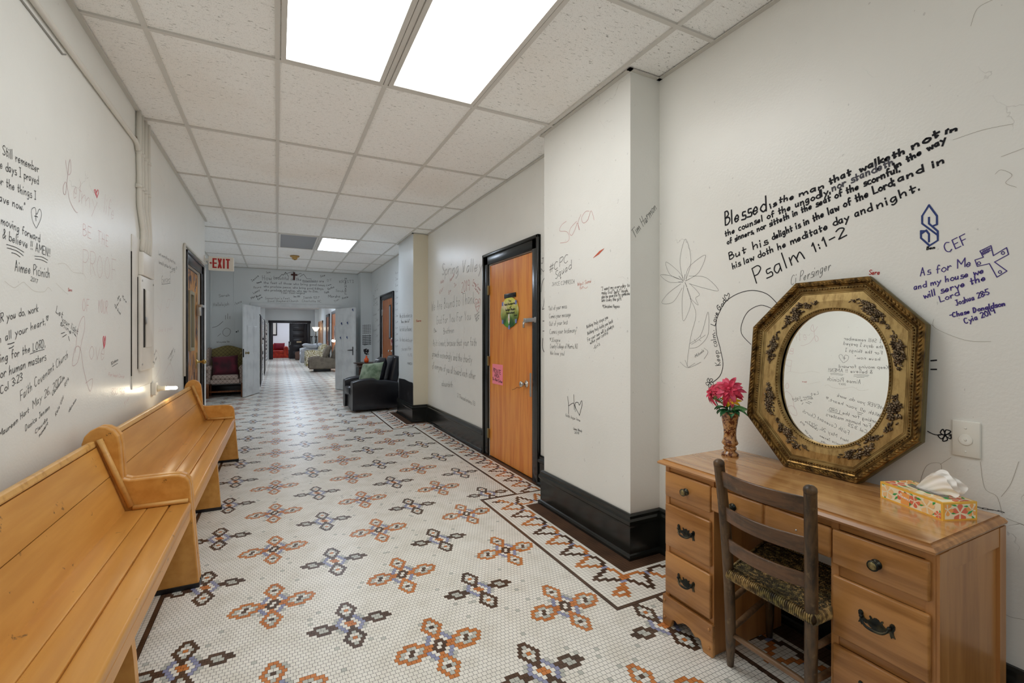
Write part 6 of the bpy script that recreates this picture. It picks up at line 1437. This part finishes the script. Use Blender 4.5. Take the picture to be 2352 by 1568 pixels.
for txt, x0, y0, x1, y1, h, wd in (('CEF', 1470, 655, 1578, 602, 64, .0036), ('As for Me', 1337, 772, 1592, 718, 52, .0034), ('and my house we', 1306, 838, 1655, 755, 38, .0038), ('will serve the', 1356, 882, 1666, 790, 40, .0042), ('Lord', 1438, 900, 1532, 866, 38, .0036), ('Joshua 28:5', 1516, 918, 1682, 862, 34, .0036), ('-Chase Donaldson', 1486, 978, 1762, 916, 30, .0042), ('Cyia 2019', 1562, 1008, 1710, 955, 34, .0038)):
    (a, b_), (c_, d) = c3([(x0, y0), (x1, y1)]); i.text(txt, a, b_, c_, d, h/2.177*.76, wd, .15, .4)
i.line(c3([(1635,645),(1690,618),(1702,668),(1768,628),(1778,662),(1708,700),(1770,745),(1720,776),(1682,708),(1622,722),(1610,690),(1652,676),(1635,645)]), .0026, False)
for cx, cy in ((1750,655), (1630,706), (1735,750)): i.line(c3([(cx+8, cy), (cx, cy+8), (cx-8, cy), (cx, cy-8), (cx+8, cy)]), .0022)
for k in range(5): i.line(c3([(1645+k*8, 668-k*4), (1652+k*8, 640-k*3)]), .002, False)
i.line(c3([(1640,655),(1690,630)]), .002, False).line(c3([(1645,662),(1694,640)]), .002, False); i.done(W_desk, M_inkpurple, 'purple verse As for me and my house, with a cross')
i = Ink(SR)
for pl in ([(1500,90),(1650,40),(1800,10)], [(1405,985),(1412,1030),(1560,1090),(1690,1098)], [(1412,1030),(1390,1010)]): i.line(c3(pl), .0009)
for pl in ([(2068,1128),(2072,1170),(2095,1190)], [(2110,1120),(2128,1070),(2160,1064),(2162,1090)], [(2160,1066),(2185,1050)], [(2252,1060),(2262,1120),(2290,1140),(2302,1180)], [(2352,1205),(2312,1190)], [(2300,1140),(2322,1110),(2340,1060)], [(2298,1400),(2318,1415),(2352,1422)], [(2230,60),(2245,20),(2280,0)], [(2286,400),(2300,390),(2325,402),(2310,420),(2335,430)], [(2300,360),(2352,340)]): i.line(pl, .0009)
i.done(W_desk, mat('crack_line', srgb(146,138,124), .8), 'hairline cracks', 'cracks')
i = Ink(SL)
for pl in ([(10,645),(22,655),(34,660),(52,648),(62,655),(78,668),(100,670),(110,660),(118,668)], [(128,650),(146,668),(156,676)], [(132,606),(150,606),(168,625),(190,628),(196,640)]): i.line(pl, .0011)
i.done(W_left, mat('peel_shadow', srgb(186,180,168), .8), 'peeling paint edges', 'peeling_paint')

# lettering on the signs and on the carton
i = Ink(('X', 2.0875, -1), .0006)
for q in (('The', 1168, 693, 1174, 692, 4, .006), ('World Headquarters', 1159, 702, 1185, 697, 4.6, .006), ('of', 1171, 707, 1174, 706, 3.4, .006), ('Sunlight Ministry', 1161, 714, 1184, 711, 4.6, .006), ('International', 1163, 721, 1182, 719, 4.4, .006), ('Center', 1181, 725, 1188, 724, 2.6, .005)): i.text(*q, 0, .1)
i.done(OVAL, M_ink, 'black printed words', 'lettering')
i = Ink(('X', 2.0955, -1), .0006)
for q in (('PRIVATE', 1133, 854, 1150, 860, 9), ('AREA', 1136, 864, 1147, 868, 7), ('Do Not Enter', 1132, 872, 1154, 880, 6)): i.text(*q, .0065, 0, .3)
i.done(PINK, M_ink, 'handwritten Private Area Do Not Enter', 'lettering')
b = MB(); L, W_ = layout('Kleenex', .1, random.Random(2)); kx = .036/W_
class KInk(Ink):
    def basis(s): return ex, -ey
i = KInk(('X', 0, 1), .0022)
i.S = None
for pl in L:
    pts = [kp(.075+x*kx+y*.0002, 0, .030-(x/W_)*.006+y*.0014) for x, y in pl]; i.ribbon(pts, .0019)
i.done(TISSUE_BOX, M_pr[4], 'white brand script on the carton side', 'lettering')
